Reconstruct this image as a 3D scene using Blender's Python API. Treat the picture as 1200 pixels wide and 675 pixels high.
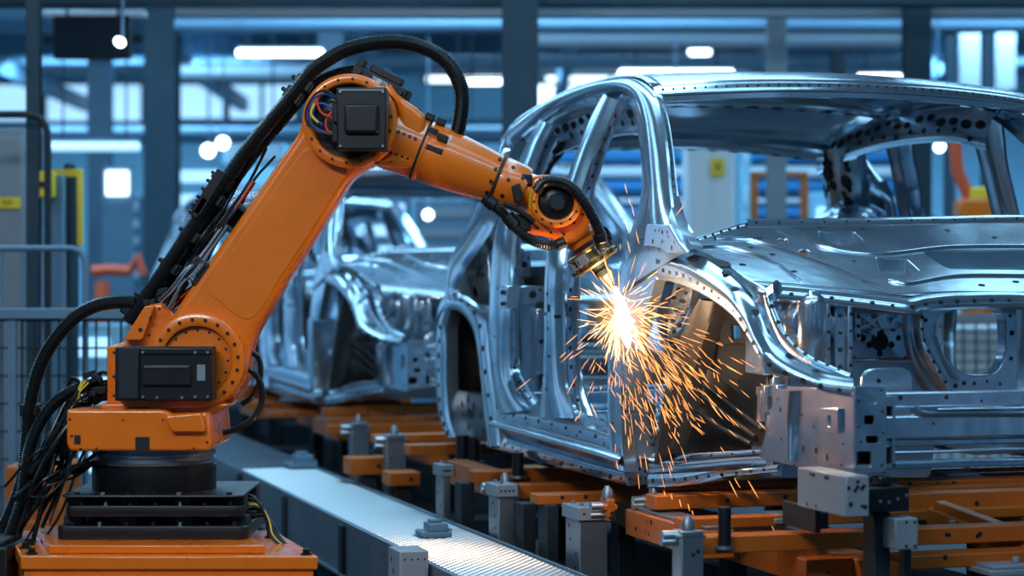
import bpy, bmesh, math, random
from mathutils import Vector, Matrix
random.seed(7)
for o in list(bpy.data.objects): bpy.data.objects.remove(o, do_unlink=True)
SC = bpy.context.scene
COL = SC.collection
PI = math.pi
# ------------------------------------------------------------------ camera
F = 2400.0; EZ = 1.70
cam = bpy.data.cameras.new('camera'); cam.sensor_width = 36.0; cam.lens = 36.0*F/1200
cam.clip_end = 200; cam.dof.use_dof = True; cam.dof.focus_distance = 7.45; cam.dof.aperture_fstop = 1.75
co = bpy.data.objects.new('camera', cam); COL.objects.link(co)
co.location = (0, 0, EZ); co.rotation_euler = (PI/2, 0, 0); SC.camera = co
SC.view_settings.view_transform = 'Standard'; SC.view_settings.look = 'None'
SC.view_settings.gamma = 1; SC.view_settings.use_curve_mapping = False
SC.view_settings.exposure = 0.08
SC.cycles.use_denoising = True
SC.cycles.max_bounces = 7; SC.cycles.glossy_bounces = 4; SC.cycles.diffuse_bounces = 3
SC.cycles.sample_clamp_indirect = 6
# ------------------------------------------------------------------ world: blotchy blue glow added for steel reflections, open behind the camera
W = bpy.data.worlds.new('hall_light'); SC.world = W; W.use_nodes = True
nt = W.node_tree; nt.nodes.clear()
def N(t, k, **kw):
    n = t.nodes.new(k)
    for a, b in kw.items(): setattr(n, a, b)
    return n
wo = N(nt, 'ShaderNodeOutputWorld'); bg = N(nt, 'ShaderNodeBackground')
tc = N(nt, 'ShaderNodeTexCoord'); mp = N(nt, 'ShaderNodeMapping'); mp.inputs['Scale'].default_value = (3, 3, 9)
ns = N(nt, 'ShaderNodeTexNoise'); ns.inputs['Scale'].default_value = 1.4; ns.inputs['Detail'].default_value = 3
cr = N(nt, 'ShaderNodeValToRGB')
cr.color_ramp.elements[0].position = .40; cr.color_ramp.elements[0].color = (.002, .006, .014, 1)
cr.color_ramp.elements[1].position = .72; cr.color_ramp.elements[1].color = (.50, 1.0, 1.65, 1)
e = cr.color_ramp.elements.new(.56); e.color = (.020, .080, .165, 1)
nt.links.new(tc.outputs['Generated'], mp.inputs['Vector']); nt.links.new(mp.outputs[0], ns.inputs['Vector'])
nt.links.new(ns.outputs['Fac'], cr.inputs[0]); nt.links.new(cr.outputs[0], bg.inputs['Color'])
bg.inputs['Strength'].default_value = 1.0
nt.links.new(bg.outputs[0], wo.inputs[0])
# ------------------------------------------------------------------ large area lights added unseen overhead for fill and metal streaks
def area(name, loc, target, sx, sy, power, color):
    l = bpy.data.lights.new(name, 'AREA'); l.shape = 'RECTANGLE'; l.size = sx; l.size_y = sy
    l.energy = power; l.color = color
    o = bpy.data.objects.new(name, l); COL.objects.link(o); o.location = loc
    d = Vector(target)-Vector(loc); o.rotation_euler = d.to_track_quat('-Z', 'Y').to_euler()
    return o
COOL = (.38, .74, 1.0); BLUE = (.30, .66, 1.0); NEUT = (.93, .95, 1.0)
area('added_light_key', (-2.6, 1.2, 5.3), (-1.0, 7.3, 1.4), 3.2, .5, 215, NEUT)  # added from the camera side to light the robot's front
area('added_light_rim', (-4.2, 9.0, 5.2), (-1.0, 7.4, 1.6), 3.0, .35, 110, COOL)
area('added_light_car', (2.6, 2.4, 5.6), (1.2, 7.2, 1.4), 4.0, .4, 45, COOL)
area('added_light_over', (.9, 7.6, 5.6), (.9, 7.6, 0), .5, 7.0, 80, COOL)
area('added_light_side', (-.9, 11.5, 5.4), (.2, 9.0, 1.2), .3, 6.0, 50, COOL)
area('added_light_far', (4.6, 10.5, 5.4), (1.2, 8.0, 1.4), .3, 6.0, 50, COOL)
# broad, dim glowing panels added overhead to brighten reflections in the steel
for x, y, sx, sy, p in ((-.6, 12.6, 1.3, 6, 38), (1.6, 12.8, 1.6, 5.5, 56), (4.0, 13.0, 1.4, 5, 40), (6.4, 13.2, 1.2, 5, 30), (-3.2, 13, 1.2, 6, 30), (1.2, 5.0, 5.0, .7, 30), (1.2, 2.0, 5.0, .8, 30), (-3, -1.0, 4.0, .8, 20), (3.6, -1.5, 4.0, .8, 20)):
    area('added_glow_panel', (x, y, 5.6), (x, y+.01, 0), sx, sy, p*1.5, (.36, .72, 1.0))
for i, (x, y, s) in enumerate(((-6, 18, 1), (0, 19, 1), (6, 18, 1), (-6, 28, 1.4), (1, 29, 1.4), (8, 28, 1.4), (-7, 38, 1.6), (1, 39, 1.6), (8.5, 38, 1.6))):
    area('hall_light', (x, y, 5.9), (x, y+1.5, 0), 4.5, 1.2, 430*s, BLUE)
# ------------------------------------------------------------------ frames
TH = math.radians(17.35)
Uv = Vector((math.sin(TH), -math.cos(TH), 0)); Vv = Vector((math.cos(TH), math.sin(TH), 0)); H0 = Vector((.453, 7.5, 0))
CAR_ROT = math.atan2(Uv.y, Uv.x); WID = 2.20
def P(px, py, Y): return Vector(((px-600)/F*Y, Y, EZ-(py-337.5)/F*Y))
def loc_(w): d = w-H0; return Vector((d.dot(Uv), d.dot(Vv), w.z))
def wrd(p): return H0+Uv*p[0]+Vv*p[1]+Vector((0, 0, p[2]))
CAM_L = loc_(Vector((0, 0, EZ)))
def dirL(px, py):
    d = Vector(((px-600)/F, 1, -(py-337.5)/F)); return Vector((d.dot(Uv), d.dot(Vv), d.z))
def PL(px, py, p0, n):
    d = dirL(px, py); n = Vector(n); return CAM_L+d*((Vector(p0)-CAM_L).dot(n)/d.dot(n))
def FR(px, py, u): return PL(px, py, (u, 0, 0), (1, 0, 0))
def VP(px, py, v): return PL(px, py, (0, v, 0), (0, 1, 0))
def ZP(px, py, z): return PL(px, py, (0, 0, z), (0, 0, 1))
def tum(z): return .235*max(0, (z-1.75)/.75)**1.2
def S(px, py, dv=0):
    v = dv
    for _ in range(12): p = VP(px, py, v); v = dv+tum(p.z)
    return p
# ------------------------------------------------------------------ materials
def mat(name, col, rough=.5, metal=0., bump=0., bscale=30., var=0., emit=None, es=1., spec=None, coat=0., vscale=6.):
    m = bpy.data.materials.new(name); m.use_nodes = True; t = m.node_tree; b = t.nodes['Principled BSDF']
    b.inputs['Base Color'].default_value = (*col, 1); b.inputs['Roughness'].default_value = rough; b.inputs['Metallic'].default_value = metal
    if coat: b.inputs['Coat Weight'].default_value = coat; b.inputs['Coat Roughness'].default_value = .08
    tc = N(t, 'ShaderNodeTexCoord')
    if var:
        n = N(t, 'ShaderNodeTexNoise'); n.inputs['Scale'].default_value = vscale; n.inputs['Detail'].default_value = 5
        r = N(t, 'ShaderNodeMapRange'); r.inputs[3].default_value = 1-var; r.inputs[4].default_value = 1+var*.4
        x = N(t, 'ShaderNodeMix', data_type='RGBA', blend_type='MULTIPLY'); x.inputs[0].default_value = 1
        x.inputs[6].default_value = (*col, 1)
        t.links.new(tc.outputs['Object'], n.inputs['Vector']); t.links.new(n.outputs['Fac'], r.inputs[0]); t.links.new(r.outputs[0], x.inputs[7])
        t.links.new(x.outputs[2], b.inputs['Base Color'])
        r2 = N(t, 'ShaderNodeMapRange'); r2.inputs[3].default_value = rough*.75; r2.inputs[4].default_value = min(1, rough*1.35)
        t.links.new(n.outputs['Fac'], r2.inputs[0]); t.links.new(r2.outputs[0], b.inputs['Roughness'])
    if bump:
        n = N(t, 'ShaderNodeTexNoise'); n.inputs['Scale'].default_value = bscale; n.inputs['Detail'].default_value = 2
        bp = N(t, 'ShaderNodeBump'); bp.inputs['Strength'].default_value = bump; bp.inputs['Distance'].default_value = .02
        t.links.new(tc.outputs['Object'], n.inputs['Vector']); t.links.new(n.outputs['Fac'], bp.inputs['Height']); t.links.new(bp.outputs[0], b.inputs['Normal'])
    if emit:
        b.inputs['Emission Color'].default_value = (*emit, 1); b.inputs['Emission Strength'].default_value = es
    return m
M = {}
M['steel'] = mat('pressed_steel', (.62, .72, .82), .18, .92, bump=.12, bscale=6, var=.12)
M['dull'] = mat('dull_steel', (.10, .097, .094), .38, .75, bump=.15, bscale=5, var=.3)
M['track'] = mat('track_metal', (.09, .115, .14), .42, .7, var=.3)
M['hole'] = mat('hole_dark', (.006, .008, .010), .7)  # near-black for discs painting the shade of uncut holes; also seams, chips
M['orange'] = mat('orange_paint', (.82, .172, .004), .27, 0, var=.12, coat=.5, vscale=9)
M['skid'] = mat('skid_orange_paint', (.46, .105, .005), .45, 0, var=.30, vscale=7)
M['black'] = mat('black_metal', (.005, .006, .008), .40, .1, var=.2)
M['rubber'] = mat('black_rubber', (.004, .005, .006), .33)
M['grey'] = mat('grey_metal', (.22, .26, .30), .38, .8, var=.25)
M['pale'] = mat('pale_grey_paint', (.24, .28, .32), .42, .2, var=.15)
M['bluegrey'] = mat('blue_grey_paint', (.12, .22, .31), .5, .1, var=.2)
M['column'] = mat('dark_blue_paint', (.010, .036, .058), .6, 0, var=.12)
M['dark'] = mat('dark_steel', (.014, .022, .030), .55, .3, var=.3)
M['yellow'] = mat('yellow_paint', (.90, .62, .02), .5)
M['white'] = mat('white_paint', (.75, .80, .84), .45)
M['brass'] = mat('brass_metal', (.80, .50, .16), .28, 1., var=.3, vscale=30)
M['copper'] = mat('copper_nozzle', (.50, .26, .14), .35, 1., var=.2)
M['silver'] = mat('machined_steel', (.6, .62, .64), .3, 1.)
M['red'] = mat('red_wire', (.7, .05, .02), .5); M['wblue'] = mat('blue_wire', (.02, .08, .35), .5); M['wgreen'] = mat('yellow_wire', (.75, .55, .05), .5)
M['lamp'] = mat('lamp_glow', (.9, .95, 1), .5, emit=(.75, .9, 1), es=6)
M['window'] = mat('window_and_panel_glow', (.6, .8, 1), .5, emit=(.36, .66, .95), es=1.15)  # also put on shelf machine panels, which glow without a lamp
M['winbright'] = mat('bright_window', (.8, .9, 1), .5, emit=(.70, .90, 1), es=2.6)
M['screen'] = mat('screen_dark', (.004, .012, .02), .12)
M['bluemach'] = mat('blue_machine', (.02, .22, .50), .4)
M['wall'] = mat('wall_paint', (.26, .50, .64), .8, var=.35, vscale=.4)
M['ceil'] = mat('ceiling_paint', (.14, .25, .34), .8, var=.3, vscale=.5)
M['floor'] = mat('concrete_floor', (.022, .032, .042), .45, 0, var=.4, vscale=1.5)
M['redm'] = mat('red_orange_paint', (.75, .10, .03), .5)
# ------------------------------------------------------------------ mesh helpers
def wl(o):
    if o is None: return Vector((0, 0, 0))
    return o.location+wl(o.parent) if o.parent else o.location.copy()
class MB:
    def __init__(s): s.v = []; s.f = []; s.m = []
    def add(s, vs, fs, mi=0):
        k = len(s.v); s.v += [Vector(x) for x in vs]; s.f += [tuple(i+k for i in f) for f in fs]; s.m += [mi]*len(fs); return s
    def box(s, a, b, mi=0):
        x0, y0, z0 = a; x1, y1, z1 = b
        return s.add([(x0,y0,z0),(x1,y0,z0),(x1,y1,z0),(x0,y1,z0),(x0,y0,z1),(x1,y0,z1),(x1,y1,z1),(x0,y1,z1)],
                     [(0,3,2,1),(4,5,6,7),(0,1,5,4),(1,2,6,5),(2,3,7,6),(3,0,4,7)], mi)
    def obox(s, c, ax, ay, az, mi=0):       # centre and three half-axis vectors
        c, ax, ay, az = map(Vector, (c, ax, ay, az))
        vs = [c+ax*i+ay*j+az*k for k in (-1, 1) for (i, j) in ((-1,-1),(1,-1),(1,1),(-1,1))]
        return s.add(vs, [(0,3,2,1),(4,5,6,7),(0,1,5,4),(1,2,6,5),(2,3,7,6),(3,0,4,7)], mi)
    def lathe(s, p0, p1, prof, n=28, mi=0, caps=True):   # prof: (t 0..1 along p0->p1, radius)
        p0 = Vector(p0); p1 = Vector(p1); d = p1-p0; q = d.to_track_quat('Z', 'Y'); ex = q @ Vector((1,0,0)); ey = q @ Vector((0,1,0))
        vs = []; fs = []
        for t, r in prof:
            for k in range(n):
                a = 2*PI*k/n; vs.append(p0+d*t+ex*(r*math.cos(a))+ey*(r*math.sin(a)))
        for i in range(len(prof)-1):
            for k in range(n): fs.append((i*n+k, i*n+(k+1) % n, (i+1)*n+(k+1) % n, (i+1)*n+k))
        if caps: fs.append(tuple(range(n-1, -1, -1))); fs.append(tuple((len(prof)-1)*n+k for k in range(n)))
        return s.add(vs, fs, mi)
    def cyl(s, p0, p1, r, n=20, mi=0): return s.lathe(p0, p1, ((0, r), (1, r)), n, mi)
    def tube(s, pts, rad, n=10, mi=0, closed=False):
        pts = [Vector(p) for p in pts]; L = len(pts); vs = []; fs = []
        up = Vector((.13, .31, .94)); prev = None
        for i, p in enumerate(pts):
            a = pts[max(0, i-1)]; b = pts[min(L-1, i+1)]; t = (b-a).normalized()
            x = (prev - t*prev.dot(t)) if prev else t.cross(up)
            if x.length < 1e-5: x = t.orthogonal()
            x.normalize(); prev = x; y = t.cross(x)
            r = rad(i) if callable(rad) else rad
            for k in range(n):
                an = 2*PI*k/n; vs.append(p+x*(r*math.cos(an))+y*(r*math.sin(an)))
        for i in range(L-1):
            for k in range(n): fs.append((i*n+k, i*n+(k+1) % n, (i+1)*n+(k+1) % n, (i+1)*n+k))
        fs.append(tuple(range(n-1, -1, -1))); fs.append(tuple((L-1)*n+k for k in range(n)))
        return s.add(vs, fs, mi)
    def disc(s, c, nrm, r, n=10, mi=1, sx=1., axis=None):
        c = Vector(c); nrm = Vector(nrm).normalized(); ex = Vector(axis) if axis is not None else nrm.orthogonal()
        ex = (ex-nrm*ex.dot(nrm)).normalized(); ey = nrm.cross(ex)
        return s.add([c+ex*(r*sx*math.cos(2*PI*k/n))+ey*(r*math.sin(2*PI*k/n)) for k in range(n)], [tuple(range(n))], mi)
    def bolt(s, c, nrm, r, h, mi=0, n=8): c = Vector(c); return s.cyl(c, c+Vector(nrm).normalized()*h, r, n, mi)
    def mirror(s, w):
        r = MB(); r.v = [Vector((p.x, w-p.y, p.z)) for p in s.v]; r.f = [tuple(reversed(f)) for f in s.f]; r.m = list(s.m); return r
    def build(s, name, mats, parent=None, bevel=0., smooth=35., segs=2, local=False, origin=None):
        if not isinstance(mats, (list, tuple)): mats = [mats]
        me = bpy.data.meshes.new(name)
        if parent is not None: off = Vector((0,0,0)) if local else wl(parent)
        elif origin is not None: off = Vector(origin)
        else:
            xs = [p.x for p in s.v]; ys = [p.y for p in s.v]; off = Vector(((min(xs)+max(xs))/2, (min(ys)+max(ys))/2, min(p.z for p in s.v)))
        me.from_pydata([p-off for p in s.v], [], s.f)
        for m_ in mats: me.materials.append(m_)
        for p, mi in zip(me.polygons, s.m): p.material_index = min(mi, len(mats)-1)
        if smooth: 
            me.polygons.foreach_set('use_smooth', [True]*len(me.polygons)); me.set_sharp_from_angle(angle=math.radians(smooth))
        me.update()
        o = bpy.data.objects.new(name, me); COL.objects.link(o)
        if parent is not None: o.parent = parent
        else: o.location = off
        if bevel:
            b = o.modifiers.new('bevel', 'BEVEL'); b.width = bevel; b.segments = segs; b.limit_method = 'ANGLE'; b.angle_limit = math.radians(40); b.harden_normals = False
        return o
def islands(mb):
    par = list(range(len(mb.v)))
    def find(i):
        while par[i] != i: par[i] = par[par[i]]; i = par[i]
        return i
    for f in mb.f:
        for i in f[1:]: par[find(i)] = find(f[0])
    out = {}
    for f, mi in zip(mb.f, mb.m):
        g, mp_ = out.setdefault(find(f[0]), (MB(), {}))
        for i in f:
            if i not in mp_: mp_[i] = len(g.v); g.v.append(mb.v[i])
        g.f.append(tuple(mp_[i] for i in f)); g.m.append(mi)
    return [g for g, _ in out.values()]
def thing(name, label, cat, loc=(0,0,0), rotz=0, group=None):
    o = bpy.data.objects.new(name, None); COL.objects.link(o); o.location = loc; o.rotation_euler = (0,0,rotz); o.empty_display_size = .1
    o['label'] = label; o['category'] = cat
    if group: o['group'] = group
    return o
def tag(o, label, cat, group=None, kind=None):
    o['label'] = label; o['category'] = cat
    if group: o['group'] = group
    if kind: o['kind'] = kind
    return o
def struct(o): o['kind'] = 'structure'; return o
def copy_tree(o, parent=None):
    c = o.copy(); COL.objects.link(c)
    if parent is not None: c.parent = parent
    for ch in list(o.children): copy_tree(ch, c)
    return c
def cat_rom(pts, n, closed=False):
    pts = [Vector(p) for p in pts]; L = len(pts)
    if L == 2 and not closed: return [pts[0].lerp(pts[1], i/(n-1)) for i in range(n)]
    dense = []; K = 12; segs = L if closed else L-1
    for i in range(segs):
        if closed: p0, p1, p2, p3 = pts[(i-1) % L], pts[i], pts[(i+1) % L], pts[(i+2) % L]
        else:
            p1, p2 = pts[i], pts[i+1]; p0 = pts[i-1] if i else p1*2-p2; p3 = pts[i+2] if i+2 < L else p2*2-p1
        for k in range(K):
            t = k/K; dense.append(.5*((2*p1)+(p2-p0)*t+(2*p0-5*p1+4*p2-p3)*t*t+(3*p1-p0-3*p2+p3)*t**3))
    dense.append(pts[0] if closed else pts[-1])
    d = [0]
    for a, b in zip(dense, dense[1:]): d.append(d[-1]+(b-a).length)
    T = d[-1]; out = []; j = 0; m_ = n if closed else n-1
    for i in range(n):
        s_ = T*i/m_
        while j < len(d)-2 and d[j+1] < s_: j += 1
        w = (s_-d[j])/max(1e-9, d[j+1]-d[j]); out.append(dense[j].lerp(dense[j+1], min(1, max(0, w))))
    return out
def loft(mb, A, B, nrm, bulge=.012, depth=.03, n=28, m=7, holes=(), ridge=0., p=4):
    A = cat_rom(A, n); B = cat_rom(B, n); nrm = Vector(nrm).normalized()
    def pt(t, s_):
        x = t*(n-1); i = min(n-2, int(x)); w = x-i; a = A[i].lerp(A[i+1], w); b = B[i].lerp(B[i+1], w)
        q = 2*s_-1; return a.lerp(b, s_)+nrm*(bulge*(1-abs(q)**p)+ridge*math.exp(-(q/.22)**2))
    vs = []; rows = m+2; fs = []
    for i in range(n):
        t = i/(n-1); vs.append(A[i]-nrm*depth)
        for j in range(m): vs.append(pt(t, j/(m-1)))
        vs.append(B[i]-nrm*depth)
    for i in range(n-1):
        for j in range(rows-1): fs.append((i*rows+j, i*rows+j+1, (i+1)*rows+j+1, (i+1)*rows+j))
    mb.add(vs, fs, 0)
    for h in holes:
        t, s_, r = h[:3]; sx = h[3] if len(h) > 3 else 1.
        r *= 1.35
        c = pt(t, s_); e1 = pt(min(1, t+.01), s_)-pt(max(0, t-.01), s_); e2 = pt(t, min(1, s_+.03))-pt(t, max(0, s_-.03)); nn = e1.cross(e2)
        if nn.length < 1e-9: continue
        nn.normalize()
        if nn.dot(nrm) < 0: nn = -nn
        mb.disc(c+nn*.0022, nn, r, 10, 1, sx, e1); mb.disc(c-nn*.0022, nn, r, 10, 1, sx, e1)
    return mb
def row(t0, t1, k, s_, r, sx=1., jit=0.):
    return [(t0+(t1-t0)*i/max(1, k-1), s_+random.uniform(-jit, jit), r*random.uniform(.8, 1.15), sx) for i in range(k)]
def grid(mb, rows, nu=24, nv=24, mi=0):
    R = [cat_rom(r, nv) for r in rows]; cols = [cat_rom([r[j] for r in R], nu) for j in range(nv)]
    vs = [cols[j][i] for i in range(nu) for j in range(nv)]
    return mb.add(vs, [(i*nv+j, i*nv+j+1, (i+1)*nv+j+1, (i+1)*nv+j) for i in range(nu-1) for j in range(nv-1)], mi)
def rnd(pts, r, k=5):
    pts = [Vector(p) for p in pts]; L = len(pts); out = []
    for i in range(L):
        a, b, c = pts[i-1], pts[i], pts[(i+1) % L]; d1 = a-b; d2 = c-b
        rr = min(r, d1.length*.45, d2.length*.45); s_ = b+d1.normalized()*rr; e_ = b+d2.normalized()*rr
        for j in range(k+1):
            t = j/k; out.append(s_*(1-t)**2+b*2*t*(1-t)+e_*t*t)
    return out
def plate(mb, outline, holes, ez, thick=.004, bevel=.0015, mi=0, ex=None, res=1):
    """flat plate with cut-outs; outline / holes are 3D points near one plane of normal ez"""
    outline = [Vector(p) for p in outline]; ez = Vector(ez).normalized(); o0 = outline[0]
    ex = Vector(ex) if ex is not None else (outline[1]-outline[0]); ex = (ex-ez*ex.dot(ez)).normalized(); ey = ez.cross(ex)
    cu = bpy.data.curves.new('tmp', 'CURVE'); cu.dimensions = '2D'; cu.fill_mode = 'BOTH'; cu.extrude = max(0, thick/2-bevel); cu.bevel_depth = bevel; cu.bevel_resolution = res; cu.offset = -bevel
    for lp in [outline]+list(holes):
        sp = cu.splines.new('POLY'); sp.points.add(len(lp)-1); sp.use_cyclic_u = True
        for k, p in enumerate(lp):
            d = Vector(p)-o0; sp.points[k].co = (d.dot(ex), d.dot(ey), 0, 1)
    ob = bpy.data.objects.new('tmp', cu); COL.objects.link(ob)
    me = bpy.data.meshes.new_from_object(ob)
    vs = [o0+ex*v.co.x+ey*v.co.y+ez*v.co.z for v in me.vertices]
    mb.add(vs, [tuple(p.vertices) for p in me.polygons], mi)
    bpy.data.objects.remove(ob); bpy.data.curves.remove(cu); bpy.data.meshes.remove(me)
    return mb
def circ(c, ex, ey, r, n=24, ry=None):
    c = Vector(c); ex = Vector(ex).normalized(); ey = Vector(ey).normalized(); ry = ry or r
    return [c+ex*(r*math.cos(2*PI*k/n))+ey*(ry*math.sin(2*PI*k/n)) for k in range(n)]
def hose(mb, pts, r, n=12, pitch=.0085, amp=.13, mi=0):
    L = 0; pts = cat_rom(pts, 60)
    for a, b in zip(pts, pts[1:]): L += (b-a).length
    k = max(8, int(L/pitch))*4; pts = cat_rom(pts, k)
    return mb.tube(pts, lambda i: r*(1+amp*(0, 1, 1, 0)[i % 4]-amp*.5), n, mi)
# ================================================================== SETTING
HX0, HX1, HY0, HY1, HZ = -13.0, 14.0, -3.0, 46.0, 6.5
struct(MB().box((HX0, HY0, -.1), (HX1, HY1, 0)).build('floor', M['floor']))
struct(MB().box((HX0, HY0, HZ), (HX1, HY1, HZ+.1)).build('ceiling', M['ceil']))
struct(MB().box((HX0, HY1, 0), (HX1, HY1+.2, HZ)).build('wall_back', M['wall']))
struct(MB().box((HX0-.2, HY0, 0), (HX0, HY1, HZ)).build('wall_left', M['wall']))
struct(MB().box((HX1, HY0, 0), (HX1+.2, HY1, HZ)).build('wall_right', M['wall']))
def q(px, py, Y): return P(px, py, Y)
# windows on the back wall: frame + pane, seen blurred
wn = 0
def window(x0, y0, x1, y1, m_='window', cols=2, Y=HY1-.02):
    global wn; wn += 1
    a = P(x0, y1, Y); b = P(x1, y0, Y)
    w = MB().box((a.x, Y-.06, a.z), (b.x, Y, b.z)).build('window_%d' % wn, M[m_]); struct(w)
    f = MB(); t = .07
    for (p0, p1) in (((a.x-t, a.z-t), (b.x+t, a.z)), ((a.x-t, b.z), (b.x+t, b.z+t)), ((a.x-t, a.z), (a.x, b.z)), ((b.x, a.z), (b.x+t, b.z))):
        f.box((p0[0], Y-.12, p0[1]), (p1[0], Y-.001, p1[1]))
    for i in range(1, cols):
        x = a.x+(b.x-a.x)*i/cols; f.box((x-.04, Y-.12, a.z), (x+.04, Y-.061, b.z))
    f.build('window_frame', M['column'], w)
for (x0, x1, mm, c) in ((-60, 48, 'window', 2), (56, 166, 'window', 2), (206, 262, 'window', 1), (270, 345, 'window', 2), (630, 700, 'winbright', 2), (712, 800, 'winbright', 2), (806, 872, 'window', 2), (905, 1050, 'window', 3), (1100, 1180, 'window', 2)):
    window(x0, 100, x1, 142, mm, c)
for (x0, x1, mm) in ((500, 590, 'winbright'), (640, 790, 'winbright')): window(x0, 90, x1, 97, mm, 2)
# tall glowing panes, unseen, added on the side walls to streak the steel
for k in range(10):
    wn += 1; y = 12+k*3.3
    for side, X in ((0, HX0), (1, HX1)):
        if side: wn += 1
        s_ = 1 if side == 0 else -1
        w = MB().box((min(X, X+.05*s_), y, 1.2), (max(X, X+.05*s_), y+1.5, 5.4)).build('window_%d' % wn, M['window']); struct(w)
        f = MB()
        for (a0, a1, z0, z1) in ((y-.1, y, 1.1, 5.5), (y+1.5, y+1.6, 1.1, 5.5), (y, y+1.5, 1.1, 1.2), (y, y+1.5, 5.4, 5.5)): f.box((min(X, X+.1*s_), a0, z0), (max(X, X+.1*s_), a1, z1))
        f.build('window_frame', M['column'], w)
# roof beams
for i, Y in enumerate((13.0, 19.5, 26, 32.5, 39)):
    struct(MB().box((HX0, Y-.15, HZ-.55), (HX1, Y+.15, HZ)).build('trim_%d' % (i+1), M['ceil' if i % 2 else 'bluegrey'], bevel=.02))
k = 6
for X in (-9.5, -6, -2.5, 1, 4.5, 8, 11.5):
    struct(MB().box((X-.1, 12, HZ-.85), (X+.1, HY1, HZ-.55)).build('trim_%d' % k, M['bluegrey'])); k += 1
# ---------------------------------------------------------------- steel columns
def column(px0, px1, Y, label, m_='column', z1=HZ, cat='column', y0=None):
    X0 = (px0-600)/F*Y; X1 = (px1-600)/F*Y; w = X1-X0; b = MB(); t = w*.22
    # I-section column with base plate
    b.box((X0, Y, 0), (X1, Y+t*.4, z1)); b.box((X0, Y+w-t*.4, 0), (X1, Y+w, z1)); b.box(((X0+X1)/2-t*.3, Y+t*.4, 0), ((X0+X1)/2+t*.3, Y+w-t*.4, z1))
    r = b.build('steel_column', M[m_], bevel=.004)
    tag(r, label, cat)
    MB().box((X0-.08, Y-.08, 0), (X1+.08, Y+w+.08, .03)).build('base_plate', M['grey'], r, local=False)
    return r
column(168, 206, 22.8, 'wide dark blue steel column rising behind the robot arm on the left')
column(588, 631, 15.5, 'dark blue steel column behind the hose loop in the centre')
column(1062, 1092, 17, 'dark blue steel column seen through the far window of the front car body')
column(102, 128, 27, 'slimmer blue grey column below the dark hanging screen', 'bluegrey')
column(372, 402, 24, 'blue grey column above the forearm beside the long tube lamp', 'bluegrey')
column(900, 922, 18, 'slim pale blue post seen through the windshield opening', 'pale', 5.0)
column(1108, 1120, 20, 'thin dark post right of the wide column, top right', 'column')
column(1152, 1166, 21, 'thin dark post nearest the right edge of the photo', 'column')
column(30, 46, 12.2, 'dark blue upright at the far left above the guard rail', 'column')
column(975, 990, 26, 'distant dark post above the roof of the front car body', 'column')
# lower cross beam spanning the bay at the very top of the picture
a = P(0, 6, 15.8)
tag(MB().box((HX0, 15.8, a.z), (HX1, 16.0, a.z+.16)).build('cross_beam', M['column'], bevel=.01), 'long dark horizontal beam crossing the top of the picture', 'beam')
tag(MB().box((P(206,0,17.5).x, 17.5, P(0,20,17.5).z), (HX1, 17.65, P(0,9,17.5).z)).build('cross_beam', M['pale'], bevel=.01), 'pale horizontal beam just under the dark top beam', 'beam')
tag(MB().box((P(50,0,17.2).x, 17.2, P(0,19,17.2).z), (P(170,0,17.2).x, 17.3, P(0,12,17.2).z)).build('cross_beam', M['white'], bevel=.01), 'short pale bar above the dark hanging screen', 'beam')
# hanging dark screen
s_ = thing('hanging_screen', 'dark rectangular screen hanging top left between the columns', 'screen', (P(107,0,16).x, 16, P(0,70,16).z))
a = P(62, 69, 16); b_ = P(152, 18, 16)
MB().box((a.x, 16, a.z), (b_.x, 16.1, b_.z)).build('screen_case', M['dark'], s_, bevel=.01)
MB().box((a.x+.02, 15.99, a.z+.02), (b_.x-.02, 15.998, b_.z-.02)).build('screen_face', M['screen'], s_)
for x in (a.x+.1, b_.x-.1): MB().cyl((x, 16.05, b_.z-.01), (x, 16.05, HZ), .012, 8).build('hanger_rod', M['dark'], s_)
# lamps ----------------------------------------------------------------
def bay_lamp(px, py, Y, rpx, label, rad=None):
    c = P(px, py, Y); r = rpx/F*Y; t = thing('bay_lamp', label, 'lamp', c, 0, 'round bay lamps under the roof')
    MB().lathe(c+Vector((0,0,-r*.35)), c+Vector((0,0,r*.30)), ((0, r*.7), (.35, r), (1, r*.95)), 20).build('lamp_lens', M['lamp'], t)
    MB().lathe(c+Vector((0,0,r*.31)), c+Vector((0,0,r*1.0)), ((0, r*1.0), (.5, r*.55), (1, r*.3)), 20).build('lamp_housing', M['pale'], t)
    MB().cyl(c+Vector((0,0,r)), Vector((c.x, c.y, HZ)), .012, 8).build('hanger_rod', M['dark'], t)
    return t
bay_lamp(699, 22, 30, 14, 'round bay lamp nearest the wide centre column')
bay_lamp(820, 61, 36, 13, 'round bay lamp lowest above the front car roof')
bay_lamp(909, 18, 30, 13, 'round bay lamp highest, above the middle of the roof')
bay_lamp(1021, 41, 33, 13, 'round bay lamp furthest right above the roof')
def wall_lamp(px, py, Y, rpx, label):
    c = P(px, py, Y); r = rpx/F*Y; t = thing('spot_lamp', label, 'lamp', (c.x, c.y, c.z-r), 0, 'small round spot lamps')
    MB().cyl((c.x, c.y+.02, c.z), (c.x, c.y+.02, HZ), .01, 8).build('hanger_rod', M['bluegrey'], t)
    MB().lathe(c+Vector((0,-.02,0)), c+Vector((0,-.14,0)), ((0, r*.8), (.4, r), (1, r*.8)), 20).build('lamp_lens', M['lamp'], t)
wall_lamp(245, 177, 23.5, 8, 'left of the two small round lamps right of the wide left column')
wall_lamp(262, 168, 24, 7.5, 'right of the two small round lamps right of the wide left column')
wall_lamp(1099, 173, 19, 6, 'small round lamp seen through the far rear door opening')
wall_lamp(502, 252, 20, 6, 'small round lamp below the robot forearm')
wall_lamp(143, 51, 13.5, 6, 'small lamp in front of the dark hanging screen')
wall_lamp(792, 148, 21.5, 8, 'small round lamp behind the windshield opening')
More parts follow.
